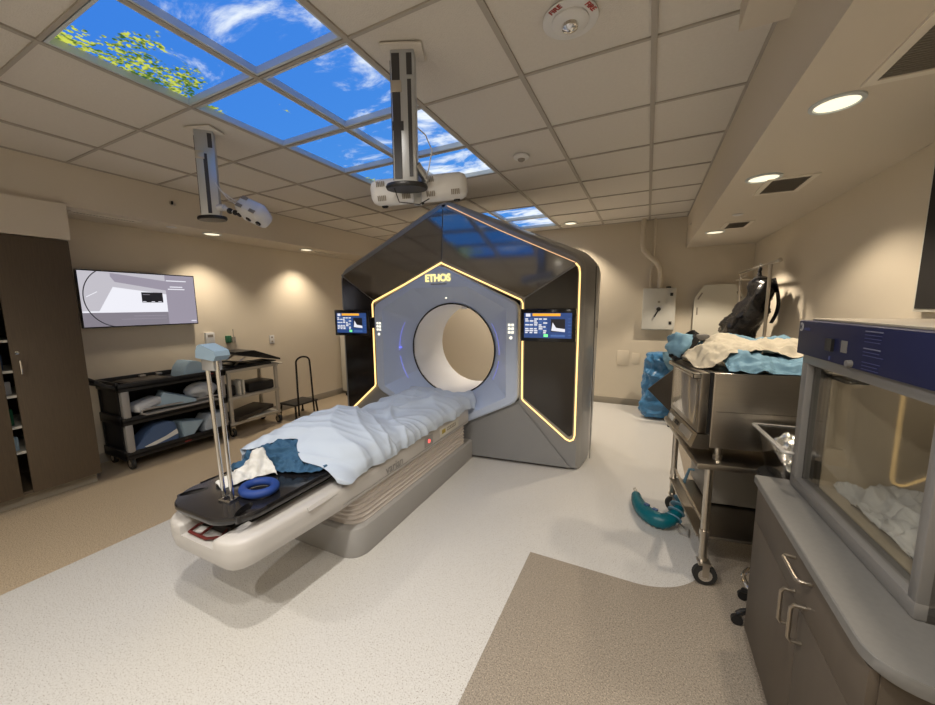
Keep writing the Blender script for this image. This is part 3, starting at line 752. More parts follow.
# ------------------------------------------------------------------ ceiling columns with optical cameras
def column(x, y, lab, L, rz, dark=False, ex=0):
    def tw(b):
        if ex: bmesh.ops.rotate(b.bm, cent=(0, 0, 0), matrix=Matrix.Rotation(ex, 3, 'Z'), verts=b.bm.verts)
    t = thing('ceiling_camera_column', lab, 'ceiling camera', (x, y, ZC), rz, 'ceiling camera columns')
    b = B(); b.box((0, 0, -.006), (.19, .13, .012), 0, .004); obj('ceiling_plate', b, tile_m, t)
    b = B(); b.bx(-.055, .055, -.035, .035, -L, -.012, .006); tw(b); obj('mast', b, alum, t)
    b = B(); b.bx(-.060, -.050, -.020, .020, -L+.02, -.05); b.bx(-.012 if not dark else -.048, .010 if not dark else -.012, -.0375, -.030, -L+.02, -.16 if not dark else -.03); b.bx(.02, .045, -.0375, -.03, -.12, -.03)
    if dark: b.bx(.022, .040, -.0375, -.03, -L+.03, -.14); b.bx(-.052, .0, -.038, -.030, -.36, -.32)  # wide dark bands add the backlit mast's shade to its real grooves
    tw(b); obj('groove', b, alum_d, t)
    b = B(); b.box((-.03, -.037, -.17), (.05, .006, .05), 0, .002); tw(b); obj('cable_clip', b, chrome_w, t)
    b = B(); b.lathe([(.0, -.005), (.078, -.004), (.082, .006), (.078, .018), (.06, .022)], (0, 0, -L-.014), 28)
    bmesh.ops.scale(b.bm, vec=(1.25, .8, 1), verts=b.bm.verts); obj('foot_plate', b, black_pl, t)
    return t
def cam_head(t, loc, w, h, d, rot, nl):
    # housing is a part with its own children
    mtx = Matrix.Translation(loc) @ rot.to_4x4()
    b = B(); b.box((0, 0, 0), (w, d, h), 0, min(h, d)*.32); bmesh.ops.transform(b.bm, matrix=mtx, verts=b.bm.verts); hd = obj('camera_housing', b, white_pl, t, smooth=50)
    for k in range(nl):
        x = -w/2+w*(k+.5)/nl
        for zz in (-.27, .27):
            b = B()
            if (k % 2 == 0) or zz < 0:
                for q in range(5): b.box((x+(q-2)*.009, -d/2-.0015, zz*h), (.005, .006, h*.20))
                bmesh.ops.transform(b.bm, matrix=mtx, verts=b.bm.verts); obj('vent_slots', b, grille_m, hd)
            else: b.bm.free()
    for x in (-.38, .0, .38):
        b = B(); b.lathe([(.016, 0), (.018, -.012), (.012, -.016), (0, -.014)], (x*w, 0, -h/2+.006), 18); bmesh.ops.transform(b.bm, matrix=mtx, verts=b.bm.verts); obj('lens', b, black_gl, hd)
    return hd
c2 = column(-1.075, 1.53, 'ceiling column with wide white camera bar hanging in front of the scanner top', .595, R(24), True)
cam_head(c2, Vector((.04, .13, -.575)), .50, .125, .12, Matrix.Rotation(R(-4), 3, 'Y') @ Matrix.Rotation(R(8), 3, 'X'), 4)
b = B(); b.tube([(.05, 0, -.5), (.085, .04, -.55), (.05, .09, -.58)], .02, 10); obj('arm', b, alum, c2)
b = B(); b.tube([(.058, -.02, -.34), (.10, -.03, -.38), (.13, -.03, -.45), (.11, -.02, -.53), (.08, .06, -.56)], .003, 6); obj('cable', b, white_pl, c2)
b = B(); b.tube([(-.06, -.03, -.60), (-.04, -.0, -.67), (.05, .05, -.67), (.10, .06, -.64)], .003, 6); obj('cable', b, black_pl, c2)
b = B(); b.box((.04, .064, -.62), (.04, .014, .10), 0, .004); obj('hinge', b, alum, c2)
c1 = column(-2.70, 1.545, 'left ceiling column with small white camera head angled to one side', .56, R(18), False, R(30))
cam_head(c1, Vector((.27, .06, -.525)), .20, .12, .16, Matrix.Rotation(R(25), 3, 'Y') @ Matrix.Rotation(R(-28), 3, 'X'), 2)
b = B(); b.tube([(.05, 0, -.50), (.10, .0, -.50)], .022, 10); b.tube([(.10, 0, -.50), (.13, .01, -.52), (.16, .02, -.53), (.20, .04, -.53)], .012, 8); obj('arm', b, white_pl, c1)
b = B(); b.ell((.13, .01, -.52), (.02, .02, .02)); b.ell((.16, .02, -.53), (.018, .018, .018)); obj('ball_joint', b, black_pl, c1)
b = B(); b.tube([(.055, -.01, -.34), (.10, -.01, -.40), (.16, .02, -.45), (.24, .04, -.47)], .0035, 6); b.tube([(.055, .01, -.36), (.12, .01, -.44), (.17, .04, -.48), (.25, .06, -.47)], .0035, 6); obj('cable', b, white_pl, c1)

# ------------------------------------------------------------------ tall cabinet, television on the left wall
cab = thing('tall_storage_cabinet', 'tall dark wood storage cabinet against the left wall, one door ajar bay showing shelves', 'cabinet', (-4.8, 0, 0))
b = B(); D = .55
b.bx(0, D, 1.27, 1.29, .10, 2.07); b.bx(0, D, -.3, -.28, .10, 2.07); b.bx(0, D, -.28, 1.27, 2.05, 2.07); b.bx(0, D, -.28, 1.27, .10, .12); b.bx(0, .012, -.28, 1.27, .12, 2.05)
obj('carcass', b, wood_m, cab)
b = B(); b.bx(0, D-.07, -.29, 1.285, 0, .10); obj('toe_kick', b, base_m, cab)
b = B(); b.bx(D, D+.02, .895, 1.29, .10, 2.068, .002); dr1 = obj('door', b, wood_m, cab)
b = B(); b.tube([(D+.02, .93, 1.035), (D+.045, .93, 1.04), (D+.048, .93, 1.09), (D+.045, .93, 1.14), (D+.02, .93, 1.145)], .005, 8); obj('handle', b, chrome, dr1)
b = B(); b.lathe([(.012, 0), (.012, .006), (0, .007)], (D+.02, .925, 1.20), 16, axis='X'); obj('lock', b, chrome, dr1)
b = B(); b.bx(D, D+.02, -.29, .843, .10, 2.068, .002); obj('door', b, wood_m, cab)
for z in (.42, .62, .86, 1.05, 1.28):
    b = B(); b.bx(.02, D-.01, .40, 1.26, z, z+.018); obj('shelf', b, cream_pl, cab)
for k, (y, z, h, c) in enumerate(((.80, .12, .12, white_pl), (.82, .438, .11, foam_l), (.81, .638, .13, green_pl), (.82, .878, .1, paper_m), (.80, 1.068, .12, foam_n))):
    b = B(); b.box((0, 0, h/2), (.12, .10, h), .2*k, .006); o = obj('storage_box', b, c); o.location = (-4.36, y, z)
    tag(o, 'small %s box on the %s shelf in the gap between the tall cabinet doors' % (['white', 'pale blue', 'green', 'grey', 'navy'][k], ['lowest', 'second', 'middle', 'fourth', 'top'][k]), 'box', 'boxes in the open cabinet bay')
tv = thing('television', 'wide wall-mounted television showing a pale grey desktop picture', 'television', (-4.8, 1.945, 1.615))
b = B(); b.bx(.035, .075, -.49, .49, -.275, .275, .004); obj('casing', b, black_gl, tv)
b = B(); b.bx(0, .035, -.2, .2, -.15, .15); obj('wall_mount', b, black_pl, tv)
b = B(); x = .0765
b.bx(.074, x, -.48, .48, -.264, .264, m=scr_light)
def sc(y0, y1, z0, z1, m, l=0): b.bx(x+l, x+.0008+l, y0, y1, z0, z1, m=m)
sc(.20, .48, -.264, .264, scr_mid); sc(-.48, .20, -.264, -.13, scr_low); sc(-.48, .20, -.13, -.115, scr_wht)
b.prism([(x, -.25, .255), (x, .20, .20), (x, .20, .10), (x, -.22, .17), (x, -.25, .22)], (.0008, 0, 0), m=scr_mid)
b.prism([(x, -.24, .12), (x, .20, .06), (x, .20, -.115), (x, -.36, -.115)], (.0006, 0, 0), m=scr_wht)
sc(-.02, .165, -.03, .075, scr_dark, .001)
for yy in (-.015, .06, .12): sc(yy, yy+.03, -.024, -.018, scr_wht, .002)
sc(-.01, .05, .05, .054, scr_mid, .002)
for y0, y1, z in ((.21, .40, .20), (.24, .36, .135), (.22, .38, .11), (.42, .47, -.24)): sc(y0, y1, z, z+.010, scr_wht, .001)
sc(-.10, .18, -.17, -.165, scr_mid, .001); sc(-.20, .18, -.20, -.196, scr_mid, .001)
arcp = [(x+.001, -.36-.10*math.cos(R(a))+.11, .27*math.sin(R(a))*1.0) for a in range(-85, 86, 8)]
arcp = [(x+.0012, -.22-.24*math.cos(R(a)), .02+.29*math.sin(R(a))) for a in range(-80, 62, 6)]
b.tube(arcp, .0045, 6, m=scr_dark)
b.tube([(x+.001, -.44, .02), (x+.001, -.36, .07)], .003, 6, m=scr_wht)
obj('screen', b, None, tv)

# small things on the left wall
def plate_thing(name, lab, cat, loc, d, extra=None, m=white_pl):
    t = thing(name, lab, cat, loc); b = B(); b.bx(0, d[0], -d[1]/2, d[1]/2, -d[2]/2, d[2]/2, .003); obj('cover_plate', b, m, t)
    if extra:
        b = B(); extra(b); obj('socket', b, grille_m, t)
    return t
plate_thing('wall_outlet', 'white power outlet plate on the left wall between the beige cart and the step stool', 'power outlet', (XL, 3.40, 1.07), (.008, .075, .12), lambda b: (b.bx(.007, .010, -.012, .012, .018, .042), b.bx(.007, .010, -.012, .012, -.042, -.018)))
plate_thing('thermostat', 'small white wall device with dark display above the black cart', 'wall device', (XL, 2.57, 1.15), (.04, .10, .15), lambda b: b.bx(.038, .043, -.03, .03, .02, .05))

# ------------------------------------------------------------------ black utility cart
def caster(b_parent, x, y, r=.055, z=None):
    b = B(); b.lathe([(r*.5, -.016), (r, -.013), (r, .013), (r*.5, .016)], (x, y, r), 20, axis='Y'); w_ = obj('caster', b, rubber, b_parent)
    b = B(); b.lathe([(r*.55, -.018), (r*.55, .018)], (x, y, r), 16, axis='Y'); b.bx(x-.012, x+.012, y-.022, y-.017, r, r*2.3); b.bx(x-.012, x+.012, y+.017, y+.022, r, r*2.3); b.bx(x-.015, x+.015, y-.022, y+.022, r*2.2, r*2.5)
    obj('caster_fork', b, chrome_w, w_)
c = thing('black_utility_cart', 'black three-shelf plastic utility cart below the television', 'cart', (-4.30, 1.98, 0))
def tray(z, y0=-.50, y1=.46, x0=-.42, x1=.0, lip=.05, m=black_pl):
    b = B(); b.bx(x0, x1, y0, y1, z-.02, z, .004)
    b.bx(x0, x0+.02, y0, y1, z-.03, z+lip, .004); b.bx(x1-.02, x1, y0, y1, z-.045, z+lip*.6, .004); b.bx(x0, x1, y0, y0+.02, z-.04, z+lip, .004); b.bx(x0, x1, y1-.02, y1, z-.04, z+lip, .004)
    return b
for z in (.80, .48, .15): obj('shelf', tray(z), black_pl, c)
greyp = mat('grey_post', (.30, .29, .28), .5)
for xx, yy in ((-.03, -.44), (-.39, -.44), (-.03, .42), (-.39, .42)):
    b = B(); b.bx(xx-.03, xx+.03, yy-.03, yy+.03, .16, .44, .012); b.bx(xx-.03, xx+.03, yy-.03, yy+.03, .485, .76, .012); obj('post', b, greyp if xx > -.1 else black_pl, c)
    caster(c, xx-.01, yy, .055)
b = B(); b.bx(-.415, -.405, -.49, .45, .16, .79); b.bx(-.405, -.06, -.475, -.465, .17, .78); b.bx(-.405, -.06, .435, .445, .17, .78); obj('side_panels', b, black_pl, c)
b = B(); b.tube([(-.03, -.48, .80), (-.03, -.56, .83), (-.03, -.62, .88), (-.10, -.64, .90), (-.32, -.64, .90), (-.39, -.62, .88), (-.39, -.56, .83), (-.39, -.48, .80)], .018, 10); obj('handle', b, black_pl, c)
for zz in (.83, .16):
    b = B(); b.box((.006, .30 if zz > .5 else .02, zz-.03), (.004, .06, .012)); obj('name_badge', b, mat('dull_red_badge', (.20, .03, .03), .5), c)
# things on the cart
def wedge(name, lab, cat, loc, rz, pts, wd, m, grp='foam supports on the black cart'):
    b = B(); b.prism([(0, y, z) for y, z in pts], (wd, 0, 0)); bmesh.ops.translate(b.bm, vec=(-wd/2, 0, 0), verts=b.bm.verts)
    bmesh.ops.bevel(b.bm, geom=list(b.bm.edges), offset=.006, segments=2, affect='EDGES')
    o = obj(name, b, m, smooth=50); o.location = loc; o.rotation_euler = (0, 0, rz); tag(o, lab, cat, grp); return o
wedge('foam_wedge', 'large pale blue knee wedge on the top shelf of the black cart', 'foam wedge', (-4.45, 2.22, .801), 0, [(-.19, 0), (-.16, .10), (-.11, .165), (-.04, .155), (.19, .02), (.19, 0)], .26, foam_l)
wedge('foam_wedge', 'dark blue ramp wedge with white strap on the bottom shelf of the black cart', 'foam wedge', (-4.42, 1.76, .151), 0, [(-.20, 0), (-.19, .04), (-.02, .22), (.08, .235), (.15, .21), (.17, .10), (.17, 0)], .20, foam_n)
wedge('foam_wedge', 'pale blue triangular wedge on the middle shelf of the black cart', 'foam wedge', (-4.40, 1.96, .535), -.2, [(-.17, 0), (-.10, .15), (.17, .03), (.17, 0)], .2, foam_l)
wedge('foam_wedge', 'pale blue inverted wedge in the middle of the bottom shelf of the black cart', 'foam wedge', (-4.42, 2.05, .151), .1, [(-.09, .19), (.13, .15), (-.0, .0), (-.08, .0)], .2, foam_l)
wedge('foam_block', 'pale grey-blue block at the right of the bottom shelf of the black cart', 'foam block', (-4.44, 2.29, .151), 0, [(-.10, 0), (-.10, .10), (-.04, .19), (.13, .19), (.13, 0)], .24, mat('grey_blue_foam', (.42, .48, .55), .7))
b = B(); b.prism([(.101, -.16, .025), (.101, .02, .075), (.101, .12, .12), (.101, .13, .07), (.101, .03, .04), (.101, -.13, -.0)], (.003, 0, 0)); o = obj('white_strap', b, towel_m); o.location = (-4.42, 1.80, .165); tag(o, 'white strap across the dark blue ramp wedge', 'strap')
b = B(); b.box((0, 0, .045), (.20, .24, .085), 0, .03); o = obj('wrapped_pack', b, plas_m, smooth=50); o.location = (-4.41, 1.72, .545); o.rotation_euler = (R(12), 0, .15); tag(o, 'white film-wrapped pack at the left of the middle shelf of the black cart', 'wrapped pack')
b = B(); b.ell((0, 0, .09), (.12, .15, .085), nz=.02, seed=3, sc=10); o = obj('plastic_bag', b, plas_m, smooth=60); o.location = (-4.44, 2.24, .53); tag(o, 'crumpled clear plastic bag at the right of the middle shelf of the black cart', 'plastic bag')
b = B(); b.tube([(0, -.34, .03), (0, -.30, .008), (0, .36, .008)], .010, 8); b.tube([(0, -.34, .03), (.0, -.33, .06), (0, .36, .055)], .010, 8); b.bx(-.20, -.0, -.32, .36, .0, .018, .004)
o = obj('folded_tray', b, greyp); o.location = (-4.30, 1.98, .495); tag(o, 'long grey rimmed tray along the front of the middle cart shelf', 'tray')
b = B(); b.bx(-.15, .15, -.20, .16, 0, .02, .004); b.bx(-.13, .13, -.18, .14, .02, .026, .002, ); o = obj('black_tray', b, board_b); o.location = (-4.50, 1.78, .802); tag(o, 'flat dark tray on the left of the top shelf of the black cart', 'tray')
for k in range(2):
    b = B(); b.box((0, 0, .012), (.04, .05, .022), 0, .004); o = obj('small_clip', b, chrome_w); o.location = (-4.66, 1.80+k*.14, .828-.0); o.location.x = -4.60; tag(o, 'small metal clip on the back edge of the dark tray, %s one' % ['left', 'right'][k], 'clip', 'clips on the dark tray')

# ------------------------------------------------------------------ beige cart
c = thing('beige_utility_cart', 'beige three-shelf cart with black casters between the black cart and the step stool', 'cart', (-4.34, 2.79, 0))
def shelf2(z): 
    b = B(); b.bx(-.36, .02, -.33, .33, z-.035, z, .006); return b
for z in (.80, .475, .17): obj('shelf', shelf2(z), cart_cr, c)
for xx, yy in ((0, -.30), (-.34, -.30), (0, .30), (-.34, .30)):
    b = B(); b.bx(xx-.018, xx+.018, yy-.018, yy+.018, .14, .80, .004); obj('post', b, cart_cr, c)
    caster(c, xx, yy, .05)
b = B(); b.bx(-.36, .035, .33, .40, .785, .80, .004); obj('handle_shelf', b, cart_cr, c)
def pile(lab, loc, d, m, rz=0, tilt=0, name='positioning_board', grp='boards on the beige cart'):
    b = B(); b.box((0, 0, d[2]/2), d, 0, min(d)*.2); o = obj(name, b, m); o.location = loc; o.rotation_euler = (tilt, 0, rz); tag(o, lab, 'board', grp)
    return o
pile('flat black board lying on the beige cart top', (-4.50, 2.74, .802), (.34, .60, .025), black_pl, .05)
# tilted headrest board: a wedge frame
t = thing('tilt_board', 'black inclined positioning board on top of the beige cart', 'positioning board', (-4.50, 2.86, .828))
b = B(); b.prism([(-.15, -.28, .175), (-.15, -.04, .172), (-.15, .30, .035), (-.15, .30, .012), (-.15, -.10, .10), (-.15, -.28, .150)], (.33, 0, 0)); obj('upper_board', b, black_pl, t)
b = B(); b.bx(-.15, .15, -.28, .26, 0, .012); obj('lower_board', b, black_pl, t)
for s in (-.13, .13):
    b = B(); b.cyl((s, -.28, .01), (s, -.05, .145), .008, 8); obj('strut', b, chrome_w, t)
pile('brown hinged board leaning on the black board on the beige cart', (-4.44, 2.66, .86), (.26, .40, .015), board_b, .3, R(-12), 'hinged_board')
pile('black padded case on the middle shelf of the beige cart', (-4.50, 2.90, .477), (.30, .34, .12), black_pl, .0, 0, 'padded_case')
for k in range(2): 
    b = B(); b.box((0, 0, .09), (.16, .022, .18), 0, .004); o = obj('white_binder', b, cream_pl); o.location = (-4.42, 2.62+k*.045, .477); tag(o, 'pale upright binder on the middle shelf of the beige cart, %s of two' % ['left', 'right'][k], 'binder', 'binders on the beige cart')
pile('black curved pad at the left of the middle shelf of the beige cart', (-4.50, 2.545, .477), (.24, .09, .13), black_pl, 0, 0, 'padded_case')
pile('large black mat on the bottom shelf of the beige cart', (-4.48, 2.76, .20), (.34, .52, .05), board_b, .15, R(5), 'black_mat')
pile('pale board under the black mat on the bottom shelf of the beige cart', (-4.46, 2.85, .172), (.33, .40, .012), cream_pl, 0, 0, 'pale_board')
t = thing('suction_canister', 'small green and black gauge on the wall above the beige cart', 'wall gauge', (XL, 2.82, 1.13))
b = B(); b.bx(0, .05, -.06, -.005, -.05, .04, .006); obj('gauge_body', b, green_pl, t)
b = B(); b.cyl((.03, .03, -.05), (.03, .03, .02), .022, 14); b.cyl((.03, .03, .02), (.03, .03, .12), .005, 8); obj('valve', b, grille_m, t)

# ------------------------------------------------------------------ step stool with handrail
t = thing('step_stool', 'black step stool with tall hooped handrail by the left wall', 'step stool', (-4.33, 3.42, 0))
b = B(); b.bx(-.18, .14, -.19, .19, .19, .215, .006); obj('step', b, black_pl, t)
for k, (sx, sy) in enumerate(((-.16, -.17), (.12, -.17), (-.16, .17), (.12, .17))):
    b = B(); b.cyl((sx*1.0, sy, .19), (sx*1.12, sy*1.06, .02), .013, 10); lg = obj('leg', b, black_gl, t)
    b = B(); b.lathe([(.022, 0), (.022, .02), (.015, .03)], (sx*1.13, sy*1.07, 0), 12); obj('foot', b, rubber, lg)
hoop = [(.14, -.135, .05), (.13, -.125, .60), (.125, -.12, .78)]+[(.125, -.12+.11*(1-math.cos(R(a))), .78+.07*math.sin(R(a))) for a in range(15, 166, 15)]+[(.125, .10, .78), (.13, .105, .60), (.14, .115, .05)]
b = B(); b.tube(hoop, .0125, 10); obj('handrail', b, black_gl, t)
# pale box behind the scanner's left edge
t = thing('wall_cabinet_box', 'pale beige cabinet with curved hose by the left wall behind the scanner', 'cabinet', (-4.65, 4.80, 0))
b = B(); b.bx(-.14, .14, -.14, .20, .04, 1.14, .03); obj('body', b, cream_pl, t)
b = B(); b.tube([(.15, -.12, .70), (.16, -.20, .80), (.16, -.22, .95), (.16, -.17, 1.06), (.13, -.06, 1.12), (.05, .02, 1.14)], .012, 8); obj('hose', b, white_pl, t)
b = B(); b.box((.10, -.18, .03), (.10, .14, .05), 0, .01); obj('foot_pedal', b, black_pl, t)

# ------------------------------------------------------------------ back wall: panel box, conduits, octagonal board
t = thing('electrical_box', 'pale enamel electrical disconnect box on the back wall', 'electrical box', (.14, YB, 1.45))
b = B(); b.bx(-.205, .205, -.15, 0, -.29, .29, .006); obj('enclosure', b, panelbox_m, t)
b = B(); b.bx(-.195, .195, -.158, -.15, -.28, .28, .003); dd_ = obj('door', b, panelbox_m, t)
for z in (.20, -.19):
    b = B(); b.box((.15, -.163, z), (.035, .012, .045), 0, .003); obj('latch', b, black_pl, dd_)
b = B(); b.lathe([(.028, 0), (.028, -.02), (0, -.022)], (0, -.158, 0), 18, axis='Y', m=black_pl); b.box((-.02, -.19, -.045), (.018, .03, .14), m=black_pl, rot=Matrix.Rotation(R(25), 3, 'Y')); b.box((0, -.161, .03), (.10, .004, .035), m=paper_m); b.box((0, -.161, .10), (.03, .004, .03), m=grille_m)
obj('rotary_handle', b, None, dd_)
b = B(); b.cyl((.11, -.07, .29), (.11, -.07, .31), .03, 14); obj('knockout', b, black_pl, t)
b = B(); b.tube([(-.10, 5.80, 2.71), (-.10, 5.80, 2.36), (-.085, 5.80, 2.27), (-.03, 5.80, 2.20), (.09, 5.80, 2.09), (.13, 5.80, 2.01), (.14, 5.80, 1.92), (.14, 5.80, 1.735)], .032, 14)
for z in (2.45, 1.80): b.tube([(-.10 if z > 2 else .14, 5.80, z), (-.10 if z > 2 else .14, 5.80, z+.04)], .037, 14)
o = obj('conduit_pipe', b, wall_m, smooth=60); tag(o, 'thick painted conduit with an S-bend from the ceiling to the electrical box', 'pipe')
b = B(); b.tube([(.045, 5.84, 2.71), (.045, 5.84, 2.30), (.035, 5.84, 2.1), (.02, 5.84, 2.0), (.02, 5.84, 1.735)], .016, 10); b.box((.045, 5.87, 2.36), (.09, .03, .02))
o = obj('conduit_pipe', b, wall_m, smooth=60); tag(o, 'thin straight painted conduit behind the thick bent one', 'pipe')
t = thing('octagonal_board', 'tall cream board with cut corners leaning on the back wall', 'transfer board', (.845, 5.80, 0))
b = B(); pts = rounded([(-.285, 1.58), (-.185, 1.765), (.155, 1.775), (.275, 1.58), (.275, .3), (.15, .02), (-.17, .02), (-.285, .3)], [.03]*8, 4)
b.prism([(x, -.02, z) for x, z in pts], (0, .03, 0)); obj('panel', b, mat('cream_board', (.66, .63, .54), .5), t)
def slot(cx, cz, ang):
    b = B(); b.box((cx, -.023, cz), (.085, .008, .016), 0, .003, rot=None); return b
for cx, cz, ang in ((-.22, 1.62, -62), (.205, 1.63, 60), (-.245, 1.42, 90)):
    b = B(); b.box((0, 0, 0), (.10, .008, .018), 0, .003); bmesh.ops.transform(b.bm, matrix=Matrix.Translation((cx, -.022, cz)) @ Matrix.Rotation(R(ang), 4, 'Y'), verts=b.bm.verts); obj('hand_slot', b, grille_m, t)
p = plate_thing('wall_plate', 'blank beige cover plate low on the back wall beside the scanner', 'cover plate', (-.12, YB, .72), (.008, .10, .16), None, wall_m); p.rotation_euler = (0, 0, -PI/2)
p = plate_thing('wall_plate', 'blank beige cover plate low on the back wall, right of the other', 'cover plate', (-.30, YB, .72), (.008, .16, .22), None, wall_m); p.rotation_euler = (0, 0, -PI/2)

# blue wrapped item on the floor and dark board in front
def lump(rings, amp, sc, seed, n=48):
    loops = []
    for (c_, a_, e_, z_) in rings:
        lp = []
        for j in range(n):
            th = 2*PI*j/n; q = 3.2
            cx_ = abs(math.cos(th))**(2/q)*math.copysign(1, math.cos(th)); sy_ = abs(math.sin(th))**(2/q)*math.copysign(1, math.sin(th))
            p = Vector((c_[0]+a_*cx_, c_[1]+e_*sy_, z_)); h = noise.ridged_multi_fractal(p*sc+Vector((seed, 0, 0)), 1, 2, 4, 1, 2)-1
            lp.append(p+Vector((cx_, sy_, 0))*amp*h)
        loops.append(lp)
    return loops
def dens(rings, k=8):
    out = []
    for a, c_ in zip(rings, rings[1:]):
        for i in range(k):
            t = i/k; out.append((tuple(a[0][q]*(1-t)+c_[0][q]*t for q in (0, 1)), a[1]*(1-t)+c_[1]*t, a[2]*(1-t)+c_[2]*t, a[3]*(1-t)+c_[3]*t))
    return out+[rings[-1]]
b = B(); b.loft(lump(dens([((.24, 5.40), .22, .13, .03), ((.22, 5.40), .25, .15, .10), ((.24, 5.40), .235, .14, .45), ((.26, 5.40), .23, .13, .78), ((.27, 5.40), .21, .12, .87), ((.28, 5.40), .12, .08, .885)], 14), .06, 4.5, 3.3, 90), True, True)
wr = thing('wrapped_equipment', 'blue plastic-wrapped equipment standing on the floor by the back wall', 'wrapped equipment')
obj('wrapping', b, wrap_m, wr, smooth=70)
t = thing('black_flat_board', 'square dark brown board turned on its corner in front of the blue wrapped equipment', 'board', (.355, 5.05, .43))
b = B(); b.box((0, 0, 0), (.46, .03, .40), 0, .004, rot=Matrix.Rotation(R(45), 3, 'Y')); obj('panel', b, board_b, t)
b = B(); b.cyl((.05, .03, -.42), (.05, .03, 0), .012, 10); b.box((.05, .03, -.42), (.22, .16, .018), 0, .004); obj('support_stand', b, black_pl, t)
b = B(); b.surf(cloth([[(.20, 5.235, .91), (.34, 5.23, .93), (.52, 5.24, .93)], [(.22, 5.225, .80), (.34, 5.215, .80), (.53, 5.22, .80)], [(.30, 5.23, .66), (.38, 5.22, .62), (.53, 5.22, .60)]], .01, 6, 1), 30, 30)
solid(obj('front_flap', b, gownl_m, wr, smooth=60), .02)

# garment rack and bag
t = thing('garment_rail', 'metal garment rail along the right wall holding a black bag', 'rail', (1.0, 4.9, 0))
b = B(); b.tube([(0, -.84, 1.885), (0, .66, 1.885)], .013, 10); b.ell((0, -.85, 1.885), (.02, .014, .02)); obj('rail', b, chrome_w, t)
for y in (-.60, .60):
    b = B(); b.cyl((0, y, .03), (0, y, 1.885), .014, 12); obj('post', b, chrome_w, t)
    b = B(); b.bx(-.12, .14, y-.015, y+.015, .01, .035, .004); obj('foot', b, chrome_w, t)
for k, y in enumerate((.42, .32)):
    b = B(); b.tube([(0, y, 1.90), (.02, y, 1.915), (.03, y, 1.90), (.01, y, 1.86), (0, y, 1.83)], .004, 6); b.tube([(0, y, 1.83), (-.08, y-.0, 1.79), (.08, y, 1.79)], .004, 6, closed=True)
    o = obj('wire_hanger', b, chrome_w); o.location = (1.0, 4.9, 0); tag(o, 'empty wire hanger on the far part of the garment rail, %s one' % ['farther', 'nearer'][k], 'hanger', 'wire hangers')
ringsb = [((1.0, 4.62), .02, .02, 1.85), ((.995, 4.64), .045, .07, 1.79), ((1.0, 4.55), .07, .19, 1.72), ((.99, 4.58), .09, .20, 1.58), ((.96, 4.66), .12, .22, 1.44), ((.92, 4.84), .15, .28, 1.32), ((.90, 4.90), .15, .26, 1.20), ((.91, 4.86), .12, .18, 1.11), ((.92, 4.84), .05, .07, 1.07)]
b = B(); b.loft(lump(dens(ringsb), .05, 4, 8.1), True, True)
o = obj('black_bag', b, bag_m, smooth=70); tag(o, 'crumpled shiny black bag hanging from the garment rail', 'bag')
b = B(); b.tube([(.985, 4.62, 1.83), (1.0, 4.62, 1.90), (1.01, 4.66, 1.86), (.99, 4.66, 1.80)], .008, 8); b.surf(lambda u, v: Vector((1.05+.05*math.sin(u*3), 4.32+.10*v+.02*math.sin(u*6), 1.75-.42*u)), 12, 6)
o = obj('black_strap', b, bag_m, smooth=60); solid(o, .006); tag(o, 'loose black strap hanging beside the black bag on the garment rail', 'strap')

# ------------------------------------------------------------------ stainless table with oven
TA = R(8)
tb = thing('stainless_work_table', 'stainless steel work table on casters under the tabletop oven', 'table', (.268, 2.13, 0), TA)
TW, TD = .82, .86
b = B(); b.bx(0, TW, 0, TD, .665, .70, .012); obj('table_top', b, steel_d, tb)
b = B(); b.bx(.05, TW-.03, .10, TD-.05, .235, .25, .003); obj('lower_shelf', b, steel_d, tb)
for x in (.075, TW-.05):
    for y in (.055, TD-.06):
        b = B(); b.cyl((x, y, .13), (x, y, .665), .020, 16); b.cyl((x, y, .28), (x, y, .31), .025, 16); lg = obj('leg', b, steel, tb)
        b = B(); b.lathe([(.03, -.016), (.058, -.013), (.058, .013), (.03, .016)], (x+.012, y-.01, .058), 24, axis='Y', m=rubber); b.lathe([(.034, -.018), (.034, .018)], (x+.012, y-.01, .058), 16, axis='Y', m=chrome)
        b.bx(x-.004, x+.028, y-.034, y-.028, .05, .12, m=chrome_w); b.bx(x-.004, x+.028, y+.008, y+.014, .05, .12, m=chrome_w); b.bx(x-.025, x+.035, y-.034, y+.02, .118, .132, m=chrome_w)
        obj('caster', b, None, lg)
b = B(); b.cyl((.075, .075, .33), (.075, TD-.06, .33), .009, 8); obj('side_brace', b, steel, tb)
# storage drawer box on lower shelf
t = thing('metal_drawer_box', 'grey metal drawer box with black pull under the stainless table', 'drawer box', (.40, 2.62, .262), TA)
b = B(); b.bx(0, .55, 0, .40, 0, .31, .004); obj('body', b, mat('grey_enamel', (.24, .225, .20), .45, .2), t)
b = B(); b.tube([(.12, -.005, .255), (.12, -.03, .268), (.16, -.035, .276), (.26, -.035, .276), (.30, -.03, .268), (.30, -.005, .255)], .008, 8); obj('pull_handle', b, black_pl, t)
